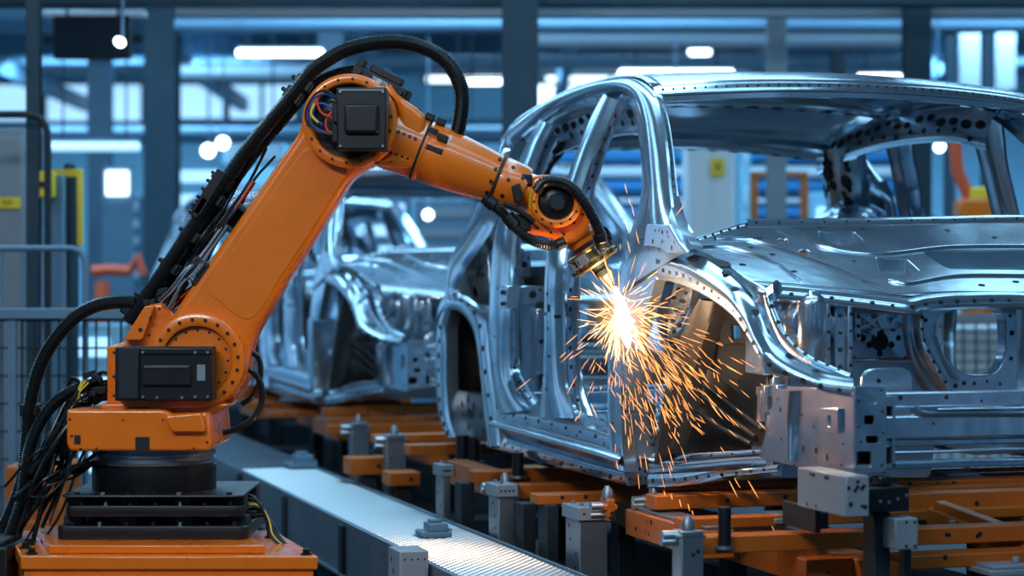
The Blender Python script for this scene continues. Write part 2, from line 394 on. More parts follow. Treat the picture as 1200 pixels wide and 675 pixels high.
def tube_lamp(px0, px1, py, Y, h, label, z1=HZ, mm='lamp'):
    a = P(px0, py, Y); b = P(px1, py, Y); r = h/2/F*Y; t = thing('tube_lamp', label, 'lamp', ((a.x+b.x)/2, Y, a.z-r), 0, 'long tube lamps under the roof')
    MB().lathe((a.x, Y, a.z), (b.x, Y, a.z), ((0, r*.5), (.02, r), (.98, r), (1, r*.5)), 14).build('lamp_tube', M[mm], t)
    MB().box((a.x, Y-r*.6, a.z+r*1.05), (b.x, Y+r*.6, a.z+r*1.6)).build('lamp_housing', M['pale'], t)
    for x in (a.x*.85+b.x*.15, a.x*.15+b.x*.85): MB().cyl((x, Y, a.z+r*1.6), (x, Y, z1), .01, 8).build('hanger_rod', M['dark'], t)
tube_lamp(277, 379, 62, 22, 9, 'long white tube lamp left of the big hose loop')
tube_lamp(58, 164, 172, 20, 11, 'long tube lamp across the left columns, low down', mm='window')
tube_lamp(548, 587, 96, 24, 7, 'short tube lamp just left of the wide centre column')
tube_lamp(725, 860, 86, 24, 9, 'long bright tube lamp just above the front roof corner')
tube_lamp(1005, 1072, 91, 25, 8, 'tube lamp above the roof right of centre')
# ---------------------------------------------------------------- left machinery
def cabinet(name, label, x0, y0, x1, y1, Y, dep, m_='pale', cat='cabinet', z0=0., doors=1, group=None):
    a = P(x0, y1, Y); b = P(x1, y0, Y); za = z0 if z0 is not None else a.z
    t = thing(name, label, cat, ((a.x+b.x)/2, Y+dep/2, za), 0, group)
    MB().box((a.x, Y, za), (b.x, Y+dep, b.z)).build('cabinet_body', M[m_], t, bevel=.01)
    w = (b.x-a.x)/doors
    for i in range(doors):
        d = MB().box((a.x+w*i+.02, Y-.02, za+.08), (a.x+w*(i+1)-.02, Y-.001, b.z-.06)).build('cabinet_door', M[m_], t, bevel=.006)
        MB().box((a.x+w*(i+1)-.07, Y-.045, (za+b.z)/2-.07), (a.x+w*(i+1)-.05, Y-.021, (za+b.z)/2+.07)).build('door_handle', M['black'], d)
    return t, a, b
t, a, b = cabinet('control_cabinet', 'tall pale grey control cabinet with a yellow label at the left edge', -40, 150, 30, 345, 12.9, .5, 'pale')
def label_plate(parent, x0, y0, x1, y1, Y, text):
    a = P(x0, y1, Y); b = P(x1, y0, Y); pl = MB().box((a.x, Y, a.z), (b.x, Y+.004, b.z)).build('label_plate', M['yellow'], parent)
    m_ = MB(); n = len(text); w = (b.x-a.x)*.42/n; x = (a.x+b.x)/2-w*n/2; zc = (a.z+b.z)/2; h = (b.z-a.z)*.25
    cu = bpy.data.curves.new('tx', 'FONT'); cu.body = text; cu.size = (b.z-a.z)*.62; cu.align_x = 'CENTER'; cu.align_y = 'CENTER'; cu.extrude = .001
    ob = bpy.data.objects.new('tx', cu); COL.objects.link(ob); me = bpy.data.meshes.new_from_object(ob)
    m_.add([Vector(((a.x+b.x)/2+v.co.x, Y-.003+v.co.z, zc+v.co.y)) for v in me.vertices], [tuple(p.vertices) for p in me.polygons])
    bpy.data.objects.remove(ob); bpy.data.curves.remove(cu); m_.build('lettering', M['black'], pl, smooth=0)
label_plate(t, -6, 231, 24, 244, 12.86, 'E37')
def pipe(name, pts, r, m_, label, cat='pipe', n=10):
    o = MB().tube(cat_rom(pts, 40), r, n).build(name, M[m_]); return tag(o, label, cat)
Y = 12.0
o = MB().tube([P(-40,134,Y), P(0,134,Y), P(30,134,Y)]+[P(42,136,Y), P(51,142,Y), P(55,152,Y), P(56,170,Y)]+[Vector((P(56,0,Y).x, Y, 0))], .022, 12).build('bent_pipe', M['dark'])
tag(o, 'dark pipe bent over at the top left beside the cabinet', 'pipe')
t = thing('light_curtain_post', 'blue grey machine post with a yellow bracket near the left edge', 'post', (P(64,0,12.3).x, 12.3, 0))
a = P(58, 0, 12.3); b = P(74, 205, 12.3)
MB().box((a.x, 12.3, 0), (b.x, 12.38, b.z)).build('post_body', M['bluegrey'], t, bevel=.006)
a = P(40, 232, 12.25); b = P(60, 201, 12.25)
MB().box((a.x, 12.22, a.z), (b.x+.02, 12.299, b.z)).build('yellow_bracket', M['yellow'], t, bevel=.01)
MB().cyl(P(49,216,12.21), P(49,216,12.215), .02, 12).build('bracket_hole', M['black'], t)
t = thing('guard_post', 'dark rounded guard post with a yellow edge strip', 'post', (P(82,0,12.6).x, 12.6, 0))
c0 = P(82, 192, 12.6); MB().lathe((c0.x, c0.y, 0), c0, ((0, .055), (.97, .055), (1, .03)), 18).build('post_body', M['column'], t)
a = P(90, 192, 12.5); b = P(96, 288, 12.5); MB().box((a.x, 12.5, b.z), (b.x, 12.545, a.z-.03)).build('edge_strip', M['yellow'], t, bevel=.005)
a = P(58, 207, 12.52); b = P(90, 198, 12.52); MB().box((a.x, 12.52, a.z), (b.x, 12.545, b.z)).build('cross_bar', M['yellow'], t)
# more left machines, seen blurred
def machine(label, x0, y0, x1, y1, Y, m_, dep=.6, n=4, m2='pale', name='machine_unit', cat='machine'):
    a = P(x0, y1, Y); b = P(x1, y0, Y); t = thing(name, label, cat, ((a.x+b.x)/2, Y+dep/2, 0))
    MB().box((a.x, Y, 0), (b.x, Y+dep, b.z)).build('machine_body', M[m_], t, bevel=.02)
    for i in range(n):
        z0 = max(0.1, a.z)+(b.z-max(.1, a.z))*(i+.15)/n; z1 = z0+(b.z-max(.1, a.z))*.5/n
        MB().box((a.x+.06, Y-.04, z0), (b.x-.06, Y-.001, z1)).build('machine_panel', M[m2], t, bevel=.01)
    return t
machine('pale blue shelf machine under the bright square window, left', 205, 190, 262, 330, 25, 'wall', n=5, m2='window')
machine('tall pale machine with panels behind the arm hoses', 262, 150, 335, 340, 30, 'wall', n=4, m2='pale')
machine('blue grey machine between the left columns', 128, 230, 168, 330, 26, 'bluegrey', n=5, m2='white')
t = thing('bright_panel', 'bright square backlit panel between the left columns', 'panel', (P(137,0,24).x, 24, 0))
a = P(124, 229, 24); b = P(150, 200, 24); MB().box((a.x, 24, a.z), (b.x, 24.05, b.z)).build('lit_face', M['winbright'], t)
MB().box((a.x-.05, 24.051, 0), (b.x+.05, 24.12, b.z+.05)).build('panel_stand', M['bluegrey'], t)
t = thing('robot_arm_distant', 'distant red orange robot arm low behind the left columns', 'robot', (P(140,0,20).x, 20, 0))
MB().tube([P(108,318,20), P(128,316,20), P(152,318,20)], .055, 12).build('arm_link', M['redm'], t)
MB().tube([P(152,318,20), P(162,300,20), P(168,322,20)], .045, 12).build('arm_link', M['redm'], t)
c = P(120,330,20); MB().lathe((c.x, c.y, 0), c, ((0, .2), (.2, .12), (1, .07)), 16).build('robot_base', M['redm'], t)
# guard rail with rounded corner
Y = 10.6; t = thing('guard_rail', 'blue grey tubular guard rail with upright bars at the left', 'railing', (P(50,0,Y).x, Y, 0))
tp = [P(-60,291,Y), P(60,291,Y), P(84,291,Y), P(94,294,Y), P(99,302,Y), P(100,315,Y)]
MB().tube(tp+[Vector((tp[-1].x, Y, 0))], .017, 12).build('top_rail', M['bluegrey'], t)
for px in (2, 26, 50, 76):
    a = P(px, 292, Y); MB().cyl((a.x, Y, a.z), (a.x, Y, .0), .009, 8).build('upright_bar', M['bluegrey'], t)
a = P(-60, 374, Y-.1); b = P(150, 361, Y-.1)
tag(MB().box((a.x, Y-.12, a.z), (b.x, Y-.06, b.z)).build('fence_top_beam', M['bluegrey'], bevel=.006), 'wide blue grey beam along the top of the mesh fence', 'beam')
# mesh fence
t = thing('mesh_fence', 'dark wire mesh safety fence behind the hoses at the left', 'fence', (P(60,0,Y).x, Y, 0))
m_ = MB()
X0 = P(-70,0,Y).x; X1 = P(160,0,Y).x; zt = P(0,375,Y).z
n = 16
for i in range(n+1): x = X0+(X1-X0)*i/n; m_.cyl((x, Y-.09, .25), (x, Y-.09, zt), .006, 6)
for i in range(10): z = .25+(zt-.25)*i/9; m_.cyl((X0, Y-.083, z), (X1, Y-.083, z), .006, 6)
m_.build('wire_mesh', M['dark'], t)
for px in (20, 158): a = P(px, 375, Y); MB().box((a.x-.02, Y-.11, 0), (a.x+.02, Y-.07, a.z)).build('fence_post', M['bluegrey'], t)
machine('pale racks standing behind the mesh fence at the left', -60, 372, 60, 600, 13.5, 'bluegrey', n=4, m2='pale')
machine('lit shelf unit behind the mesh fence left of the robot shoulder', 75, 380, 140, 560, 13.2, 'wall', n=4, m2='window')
machine('low orange crate stack behind the lower left hoses', 5, 545, 75, 640, 9.6, 'skid', .4, 2, 'skid', 'crate_stack', 'crate')
# ---------------------------------------------------------------- right machinery (through the windshield)
t, a, b = cabinet('control_cabinet', 'tall pale cabinet with a yellow square label behind the windshield opening', 806, 137, 861, 300, 17.5, .6, 'white', doors=2)
label_plate(t, 833, 186, 849, 206, 17.44, '8')
t = thing('press_machine', 'long blue machine with pale bands behind the car cabin', 'machine', (P(850,0,23).x, 23, 0))
a = P(640, 262, 23); b = P(1060, 172, 23)
MB().box((a.x, 23.2, 0), (b.x, 24.4, b.z-.1)).build('machine_body', M['bluegrey'], t, bevel=.03)
for (y0, y1, mm) in ((175, 190, 'bluemach'), (194, 208, 'white'), (211, 226, 'bluemach'), (232, 238, 'white'), (242, 258, 'bluemach')):
    za = P(0, y0, 23).z; zb = P(0, y1, 23).z; MB().lathe((a.x, 23.15, (za+zb)/2), (b.x, 23.15, (za+zb)/2), ((0, abs(za-zb)*.35), (.01, abs(za-zb)/2), (.99, abs(za-zb)/2), (1, abs(za-zb)*.35)), 20).build('machine_band', M[mm], t)
t = thing('orange_frame', 'rusty orange upright frame left of the far car pillar', 'frame', (P(915,0,19.5).x, 19.5, 0))
for px in (884, 943): a = P(px, 202, 19.5); MB().box((a.x-.035, 19.5, 0), (a.x+.035, 19.57, a.z)).build('frame_post', M['skid'], t)
a = P(880, 207, 19.5); b = P(947, 201, 19.5); MB().box((a.x, 19.495, a.z), (b.x, 19.575, b.z)).build('frame_top', M['skid'], t)
machine('pale blue panels between the cabinet and the orange frame', 868, 150, 880, 300, 20.5, 'wall', n=3, m2='white')
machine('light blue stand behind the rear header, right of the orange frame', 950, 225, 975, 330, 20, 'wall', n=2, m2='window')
t = thing('robot_arm_distant', 'distant orange robot seen through the far rear door opening', 'robot', (P(1145,0,16).x, 16, 0))
c = P(1145, 258, 16); MB().lathe((c.x, 16, 0), (c.x, 16, c.z), ((0, .22), (.3, .14), (1, .12)), 16).build('robot_base', M['skid'], t)
MB().obox(P(1145, 245, 16), (.17,0,0), (0,.12,0), (0,0,.08)).build('robot_shoulder', M['orange'], t, bevel=.03)
MB().obox(P(1150, 230, 16), (.10,0,0), (0,.09,0), (0,0,.07)).build('robot_motor', M['yellow'], t, bevel=.02)
MB().tube([P(1138,236,16), P(1122,200,16), P(1118,150,16)], .05, 12).build('arm_link', M['redm'], t)
MB().tube([P(1118,150,16), P(1135,148,16), P(1150,155,16)], .05, 12).build('arm_link', M['redm'], t)
machine('pale racks behind the far rear door opening', 1098, 250, 1200, 420, 22.5, 'wall', n=4, m2='white')
for k_, (x0, x1, y0, y1, mm, lb) in enumerate(((1125, 1150, 40, 140, 'window', 'pale hanging panel right of the thin dark post'), (1168, 1190, 20, 105, 'window', 'pale hanging panel nearest the top right corner'))):
    a = P(x0, y1, 28); b = P(x1, y0, 28); t = thing('hanging_panel', lb, 'panel', ((a.x+b.x)/2, 28, a.z), 0)  # plain pale panel hung on a rod, carries no signals
    MB().box((a.x, 28, a.z), (b.x, 28.06, b.z)).build('panel_face', M['white'], t, bevel=.01)
    MB().cyl(((a.x+b.x)/2, 28.03, b.z-.01), ((a.x+b.x)/2, 28.03, HZ), .012, 8).build('hanger_rod', M['dark'], t)
# pallet with mesh seen through the front of the engine bay
Y = 15.0; t = thing('mesh_pallet', 'black wire cage with pale boxes seen through the engine bay', 'cage', (P(1150,0,Y).x, Y, 0))
X0 = P(1085,0,Y).x; X1 = P(1290,0,Y).x; z0 = P(0,470,Y).z; z1 = P(0,378,Y).z; m_ = MB()
for i in range(15): x = X0+(X1-X0)*i/14; m_.cyl((x, Y, 0), (x, Y, z1), .008, 6)
for i in range(9): z = z0+(z1-z0)*i/8; m_.cyl((X0, Y-.012, z), (X1, Y-.012, z), .008, 6)
m_.build('wire_mesh', M['black'], t)
MB().box((X0, Y-.05, z1), (X1, Y+.05, P(0,368,Y).z)).build('top_bar', M['pale'], t)
MB().box((X0, Y+.15, 0), (X1, Y+.8, z1-.03)).build('box_stack', M['white'], t, bevel=.02)
# overhead pipes / trays
for i, (py, Y, r, mm, x0, x1, lb) in enumerate(((30, 20, .07, 'bluegrey', 206, 1200, 'long duct just below the top beams'), (47, 22.6, .10, 'pale', 630, 1060, 'pale duct crossing above the car roof'), (73, 27, .09, 'bluegrey', 400, 1060, 'grey duct lower above the hose loop'), (85, 30, .12, 'pale', 206, 372, 'pale wide duct left of the hose loop'), (158, 28, .12, 'bluegrey', 50, 590, 'blue grey duct behind the robot elbow'), (45, 26, .06, 'dark', 50, 170, 'thin dark duct behind the hanging screen'), (143, 33, .06, 'column', 206, 590, 'thin dark duct below the high windows'))):
    a = P(x0, py, Y); b = P(x1, py, Y); t = thing('air_duct', lb, 'duct', ((a.x+b.x)/2, Y, a.z-r))
    MB().cyl(a, b, r, 14).build('duct_tube', M[mm], t)
    for f in (.1, .5, .9):
        x = a.x+(b.x-a.x)*f; MB().cyl((x, Y, a.z), (x, Y, HZ), .015, 6).build('hanger_rod', M['dark'], t)
# racks behind the second car
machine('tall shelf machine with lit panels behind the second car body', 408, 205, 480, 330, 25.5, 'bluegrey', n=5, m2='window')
machine('grey shelf machine right of the lit one, behind the forearm', 486, 235, 560, 330, 25, 'bluegrey', n=4, m2='pale')
machine('blue cabinet row behind the cabin of the front car body', 640, 262, 800, 420, 20, 'bluegrey', n=3, m2='wall')
machine('blue grey cabinets low behind the windshield opening', 862, 262, 1090, 420, 22, 'column', n=3, m2='bluegrey')
# ================================================================== CAR BODY (all parts in the body's own frame: u forward, v across, z up)
SM = [M['steel'], M['hole']]
car = thing('car_body', 'bare pressed steel car body shell being welded in front', 'car body', (H0.x, H0.y, 0), CAR_ROT, 'bare steel car bodies on the line')
def cpart(mb, name, both=False, bevel=0., mats=SM, parent=None, smooth=40):
    o = mb.build(name, mats, parent or car, local=True, bevel=bevel, smooth=smooth)
    if both: mb.mirror(WID).build(name, mats, parent or car, local=True, bevel=bevel, smooth=smooth)
    return o
def ceach(mb, name, both=False, **kw):
    for g in islands(mb): cpart(g, name, both, **kw)
def SS(pts, dv=0.): return [S(x, y, dv) for x, y in pts]
OUT = (0, -1, 0)
# ---- roof rail running into the front pillar: one smooth tube-like pressing
ra = [(586,215),(587,190),(588,168),(600,150),(621,133),(645,119),(664,110),(688,101),(708,96),(732,92),(748,94),(762,104),(770,116),(776,140),(781,180),(784,220),(788,250),(794,280)]
rb = [(592,220),(594,195),(598,172),(611,159),(637,137),(658,124),(679,115),(697,109),(713,106),(728,107),(741,112),(748,122),(752,136),(756,160),(758,190),(759,222),(752,255),(742,285)]
m_ = MB(); loft(m_, SS(ra), SS(rb), (0,-.92,.4), .028, .012, 70, 10, p=2.4); cpart(m_, 'roof_rail', True)
# inner door-frame steps under the rail (rear and front door)
m_ = MB(); loft(m_, SS([(637,137),(658,124),(679,115),(697,109),(712,106)], .012), SS([(634,153),(654,139),(676,129),(690,124),(704,121)], .05), OUT, .004, .05, 24, 6, holes=row(.1,.9,5,.5,.004), p=3)
loft(m_, SS([(634,153),(654,139),(676,129),(690,124),(704,121)], .05), SS([(632,160),(653,147),(675,137),(690,132),(702,130)], .09), OUT, .003, .02, 20, 5)
cpart(m_, 'door_frame', True)
m_ = MB()
fo = [(716,128),(722,118),(731,109),(741,113),(749,128),(753,150),(757,185),(759,222),(751,258),(737,300),(727,340),(722,400),(721,470),(721,512)]
fi = [(714,134),(720,125),(729,119),(737,121),(744,136),(748,160),(751,190),(752,222),(744,256),(730,300),(720,338),(713,400),(712,470),(710,508)]
loft(m_, SS(fo, .01), SS(fi, .05), OUT, .004, .05, 60, 6, holes=row(.02,.3,12,.7,.0035)+row(.35,.6,9,.5,.0035)); cpart(m_, 'door_frame', True)
# windshield flange with its row of holes
m_ = MB()
loft(m_, SS([(764,106),(772,120),(778,142),(783,182),(786,222),(791,252),(797,282)], .01), SS([(776,112),(779,124),(784,145),(789,182),(793,220),(800,250),(812,272)], .05), (.5,-.85,0), .003, .004, 40, 5, holes=row(.05,.95,20,.6,.0052), p=6); cpart(m_, 'windshield_flange', True)
# lower flare of the front pillar
m_ = MB()
loft(m_, SS([(757,225),(750,255),(740,285),(731,315),(727,345)], -.004), SS([(783,228),(789,250),(798,272),(808,284),(812,292)], .0), (.25,-1,.1), .02, .05, 24, 10, holes=[(.62,.8,.006),(.7,.7,.006),(.5,.9,.005),(.8,.85,.006,1.5)], p=2.6)
cpart(m_, 'front_pillar_base', True)
m_ = MB()
plate(m_, rnd([S(761,263,-.03), S(786,263,-.03), S(793,285,-.03), S(800,296,-.03), S(752,300,-.03), S(750,292,-.03)], .01), [], OUT, .02, .004)
for x, y, r in ((768,270,.006),(776,272,.008),(765,283,.009),(783,277,.006),(787,290,.008),(772,292,.006),(790,284,.005),(760,292,.006)): m_.disc(S(x,y,-.043), OUT, r)
cpart(m_, 'front_pillar_gusset', True)
# ---- centre pillar (between the doors)
m_ = MB()
a_ = [(711,107),(702,121),(693,139),(684,162),(676,184),(664,218),(653,252),(645,285),(641,320),(640,360),(639,415),(636,455),(630,489)]
b_ = [(725,117),(717,135),(708,155),(700,172),(692,192),(681,224),(672,252),(664,285),(660,320),(659,360),(660,415),(663,455),(672,490)]
loft(m_, SS(a_), SS(b_), OUT, .03, .012, 60, 10, holes=[(.62,.5,.006),(.66,.6,.008,1.6),(.68,.4,.006),(.72,.55,.005),(.8,.6,.005),(.86,.3,.005),(.9,.45,.006)], p=3)
cpart(m_, 'center_pillar', True)
m_ = MB()
a_ = [(722,124),(713,142),(703,162),(694,186),(684,222),(674,255),(668,290),(665,330),(664,370),(664,415),(667,450),(676,480)]
b_ = [(729,126),(720,146),(711,172),(702,200),(694,232),(686,265),(681,300),(678,340),(677,380),(678,420),(683,455),(694,487)]
loft(m_, SS(a_, .03), SS(b_, .06), OUT, .004, .008, 50, 6, holes=row(.03,.55,14,.6,.0055)+row(.6,.95,7,.4,.005,1.6)); cpart(m_, 'center_pillar_flange', True)
m_ = MB()
m_.box(tuple(S(645,372,-.012)-Vector((.0,.0,.0))), tuple(S(656,366,.02)+Vector((.02,0,0))))
for x, y in ((647,369),(655,371)): m_.bolt(S(x,y,-.01), OUT, .008, .02, 1)
cpart(m_, 'hinge', False, .002)
# ---- rear pillar next to the wheel arch
m_ = MB()
a_ = [(633,138),(622,158),(610,188),(600,212),(590,238),(583,262),(576,300),(573,356),(574,400),(577,440),(581,470),(586,486)]
b_ = [(648,146),(636,168),(626,193),(616,218),(607,240),(603,262),(599,300),(598,356),(597,400),(598,440),(606,462),(622,480)]
loft(m_, SS(a_), SS(b_), OUT, .02, .012, 60, 10, holes=[(.7,.5,.005),(.8,.3,.005),(.55,.6,.005)], p=3); cpart(m_, 'rear_pillar', True)
m_ = MB()
a_ = [(647,148),(635,172),(624,200),(613,230),(606,262),(602,300),(600,356),(600,400),(601,440),(609,460),(624,477)]
b_ = [(652,160),(641,184),(631,210),(620,240),(612,262),(608,300),(606,356),(606,400),(608,432),(617,452),(632,470)]
loft(m_, SS(a_, .03), SS(b_, .06), OUT, .006, .008, 50, 7, holes=row(.05,.95,16,.6,.005), p=2.5); cpart(m_, 'rear_pillar_flange', True)
m_ = MB(); c0 = S(590, 348, -.03)
m_.box((c0.x-.07, c0.y, c0.z-.05), (c0.x+.05, c0.y+.05, c0.z+.05)); m_.box((c0.x-.09, c0.y+.01, c0.z-.02), (c0.x-.07, c0.y+.05, c0.z+.02)); m_.bolt(c0+Vector((0,0,.02)), OUT, .012, .012, 1); m_.bolt(c0+Vector((0,0,-.03)), OUT, .010, .012, 1)
cpart(m_, 'door_striker', False, .006)
# ---- rear quarter: outer skin around the small quarter opening, then wheel arch band
m_ = MB()
a_ = [(586,205),(578,218),(570,228),(563,237),(552,258),(543,275),(534,291),(529,300),(526,318),(523,335),(521,350)]
b_ = [(597,205),(592,225),(585,245),(578,266),(568,283),(558,298),(548,312),(543,323),(541,334),(540,345),(545,352)]
loft(m_, SS(a_), SS(b_), OUT, .03, .06, 50, 9, ridge=.006, p=2.6); cpart(m_, 'quarter_panel', True)
m_ = MB()      # inner pressing inside the quarter opening
plate(m_, rnd([S(540,345,.08), S(545,318,.08), S(560,292,.08), S(580,262,.08), S(578,300,.08), S(576,352,.08)], .02),
      [[Vector(p) for p in reversed(circ(S(558,338,.08), (1,0,0), (0,0,1), .15, 24, .035))]], OUT, .01, .002)
for x, y in ((562,300),(564,318),(561,320),(566,322),(570,300),(552,322),(572,285)): m_.disc(S(x,y,.073), OUT, .012, 10, 1, 2.2, (1,0,0))
cpart(m_, 'quarter_inner_panel', True)
m_ = MB()      # arch band
a_ = [(521,346),(530,342),(543,346),(556,354),(566,368),(571,386),(573,410),(576,440),(580,470),(584,500),(586,522)]
b_ = [(512,388),(519,372),(528,364),(538,365),(547,374),(555,390),(560,415),(564,450),(567,485),(570,505),(573,525)]
loft(m_, SS(a_), SS(b_), OUT, .018, .05, 60, 9, holes=row(.3,.9,8,.25,.007,1.4), p=2.4)
cpart(m_, 'wheel_arch', True)
m_ = MB()      # rear lip of the arch
a_ = [(522,347),(516,368),(511,400),(510,430),(511,460),(514,485),(519,502),(524,513)]
b_ = [(528,366),(523,384),(523,410),(523,440),(524,465),(526,485),(530,500),(535,512)]
loft(m_, SS(a_), SS(b_), OUT, .012, .06, 40, 7, holes=row(.2,.95,9,.5,.011,1.0), p=3); cpart(m_, 'wheel_arch_lip', True)
m_ = MB()      # wheelhouse behind it
u0 = S(511,430).x; u1 = S(566,450).x
rows_ = []
for k_ in range(9):
    an = PI*k_/8; uu = (u0+u1)/2-math.cos(an)*(u1-u0)/2*1.02; zz = 1.15+.62*math.sin(an)**.7
    rows_.append([(uu, .02, zz), (uu, .2, zz-.01), (uu, .42, zz-.05)])
grid(m_, rows_, 30, 8)
m_.add([(u0, .26, 1.0), (u1+.3, .26, 1.0), (u1+.3, .26, 1.80), (u0, .26, 1.80)], [(0,1,2,3)])
m_.box((u0+.2, .20, 1.0), (u0+.25, .26, 1.75)); m_.box((u0+.5, .21, 1.0), (u0+.56, .26, 1.75)); m_.box((u0+.05, .18, 1.22), (u1, .26, 1.27))
for k_ in range(14): m_.disc((u0+.1+random.random()*(u1-u0-.2), .255, 1.02+random.random()*.3), OUT, random.uniform(.015,.03))
m_.box((u0+.02, .06, .98), (u1+.05, .12, 1.20)); m_.box((u0+.1, .12, 1.0), (u1, .24, 1.14))
for k_ in range(12): m_.disc((u0+.06+random.random()*(u1-u0-.1), .0585, 1.0+random.random()*.18), OUT, random.uniform(.012,.024))
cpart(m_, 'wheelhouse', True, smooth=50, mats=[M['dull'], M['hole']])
# ---- sill: three stacked pressings following the length of the body
def along(px_pairs, dv): return [S(x, y, dv) for x, y in px_pairs]
m_ = MB()
loft(m_, along([(570,524),(600,532),(650,546),(700,559),(736,569)], .03), along([(573,508),(604,517),(652,532),(700,546),(734,555)], .02), OUT, .004, .03, 40, 6, holes=row(.03,.97,16,.5,.005)+row(.1,.9,6,.3,.006,2.), p=8)
cpart(m_, 'sill_flange', True)
m_ = MB()
loft(m_, along([(573,508),(604,517),(652,532),(700,546),(733,555)], .05), along([(575,497),(604,506),(652,521),(700,535),(731,545)], .0), (0,-.8,-.5), .004, .01, 40, 6)
loft(m_, along([(575,499),(604,508),(652,523),(700,537),(731,547)], -.012), along([(577,492),(604,500),(652,513),(700,526),(729,535)], -.018), OUT, .018, .01, 40, 8, p=2)
loft(m_, along([(578,492),(604,499),(652,512),(700,525),(728,534)], -.006), along([(585,478),(604,482),(652,492),(700,505),(726,513)], .0), OUT, .006, .05, 40, 8, holes=row(.05,.95,9,.7,.006)+row(.1,.9,5,.4,.004), p=6)
cpart(m_, 'door_sill', True)
m_ = MB()      # top of the sill
za = S(590,480).z
A_ = [S(585,479,.0), S(640,489,.0), S(706,506,.0), S(726,512,.0)]; B_ = [p+Vector((0,.20,.02)) for p in A_]
loft(m_, A_, B_, (0,0,1), .008, .03, 30, 6, holes=row(.1,.9,9,.5,.008,1.5)+row(.15,.85,6,.75,.006), p=4); cpart(m_, 'sill_top', True)
# ---- hinge pillar: side column and front face
m_ = MB()
loft(m_, SS([(712,400),(712,440),(712,480),(713,512),(716,535),(722,548)], -.004), SS([(727,396),(728,440),(728,480),(729,515),(731,540),(734,553)], -.002), OUT, .01, .05, 30, 8, holes=[(.3,.5,.004),(.62,.5,.004),(.8,.6,.004)], p=2.6)
loft(m_, SS([(728,335),(722,370),(717,400)], .0), SS([(775,300),(762,350),(746,402)], .0), OUT, .006, .04, 20, 6)
cpart(m_, 'hinge_pillar', True)
uh = S(728, 480, 0).x
m_ = MB()
o_ = [FR(727,402,uh), FR(757,405,uh), FR(757,440,uh), FR(759,480,uh), FR(764,530,uh), FR(767,567,uh), FR(736,570,uh), FR(729,552,uh), FR(727,480,uh)]
h1 = rnd([FR(738,508,uh), FR(736,502,uh), FR(729.5+5,500,uh), FR(744,500,uh), FR(745,505,uh), FR(741,508,uh)], .003)
plate(m_, rnd(o_, .006), [list(reversed(rnd([FR(730,500,uh), FR(739,499,uh), FR(738,504,uh), FR(733,505,uh)], .003)))], (1,0,0), .01, .002)
for x, y, r, sx in ((732,456,.006,1),(741,457,.006,1),(731,481,.004,1.5),(738,482,.003,6),(735,491,.005,1),(735,526,.006,1.6),(741,526,.005,1.4),(749,549,.005,1),(741,538,.004,1),(737,561,.004,1),(750,561,.005,1),(755,552,.006,.6),(759,520,.005,1),(754,505,.004,1),(761,545,.005,1),(752,470,.003,1),(733,420,.004,1),(748,415,.005,1),(756,560,.004,1),(762,560,.004,1)):
    m_.disc(FR(x,y,uh)+Vector((.0075,0,0)), (1,0,0), r, 10, 1, sx, (0,1,0))
for y0, y1 in ((450,480),(486,512),(520,540)):
    p0 = FR(732,y1,uh); p1 = FR(746,y0,uh); m_.box((uh+.004, p0.y, p0.z), (uh+.012, p1.y, p1.z))
cpart(m_, 'hinge_pillar_face', True, .002)
m_ = MB(); p0 = FR(758,566,uh-.02); p1 = FR(768,470,uh-.02); m_.box((uh-.10, p0.y, p0.z), (uh-.02, p1.y, p1.z))
for k_ in range(9): m_.disc((uh-.018, (p0.y+p1.y)/2+random.uniform(-.01,.01), p0.z+.03+k_*.028), (1,0,0), .005)
cpart(m_, 'pillar_web', True, .003)
# ---- roof
rr = SS([(588,166),(600,148),(621,132),(664,109),(708,95),(734,91),(752,94),(764,104)], .03)
rows_ = []
for i, p in enumerate(rr):
    w = WID-2*p.y; fr = max(0, (i-4)/3.); rows_.append([(p.x+.13*fr*(1-(2*t-1)**2), p.y+w*t, p.z+.028*(1-(2*t-1)**2)) for t in (0, .12, .3, .5, .7, .88, 1)])
m_ = MB(); grid(m_, rows_, 30, 40); o = cpart(m_, 'roof_panel'); md = o.modifiers.new('thick', 'SOLIDIFY'); md.thickness = .012
f0 = rows_[-1]; f1 = rows_[-2]
m_ = MB()       # windshield header along the front roof edge
A_ = [Vector(p)+Vector((.015,0,.004)) for p in f0]; B_ = [Vector(p)+Vector((.03,0,-.032)) for p in f0]
loft(m_, A_, B_, (1,0,-.2), .005, .03, 60, 8, holes=row(.02,.98,40,.3,.004), p=2.5)
C_ = [Vector(p)+Vector((-.09,0,-.03)) for p in f0]; D_ = [Vector(p)+Vector((.03,0,-.055)) for p in f0]
loft(m_, C_, D_, (0,0,-1), .01, .02, 60, 6, holes=row(.05,.95,16,.5,.01,2.), p=3); cpart(m_, 'windshield_header')
for f_, dz, nm in ((.40, -.05, 'roof_bow'), (.0, -.10, 'rear_header')):
    m_ = MB(); x0 = rr[3].x if f_ else rr[1].x-.02; vv = .30 if f_ else .36; zt = rr[3].z if f_ else rr[1].z
    A_ = [(x0, vv+(WID-2*vv)*t, zt-.02+.04*(1-(2*t-1)**2)+dz) for t in (0,.25,.5,.75,1)]; B_ = [(x0+.22, p[1], p[2]+.02) for p in A_]
    loft(m_, A_, B_, (0,0,-1), .025, .03, 40, 7, holes=row(.08,.92,12,.35,.014,1.6)); cpart(m_, nm)
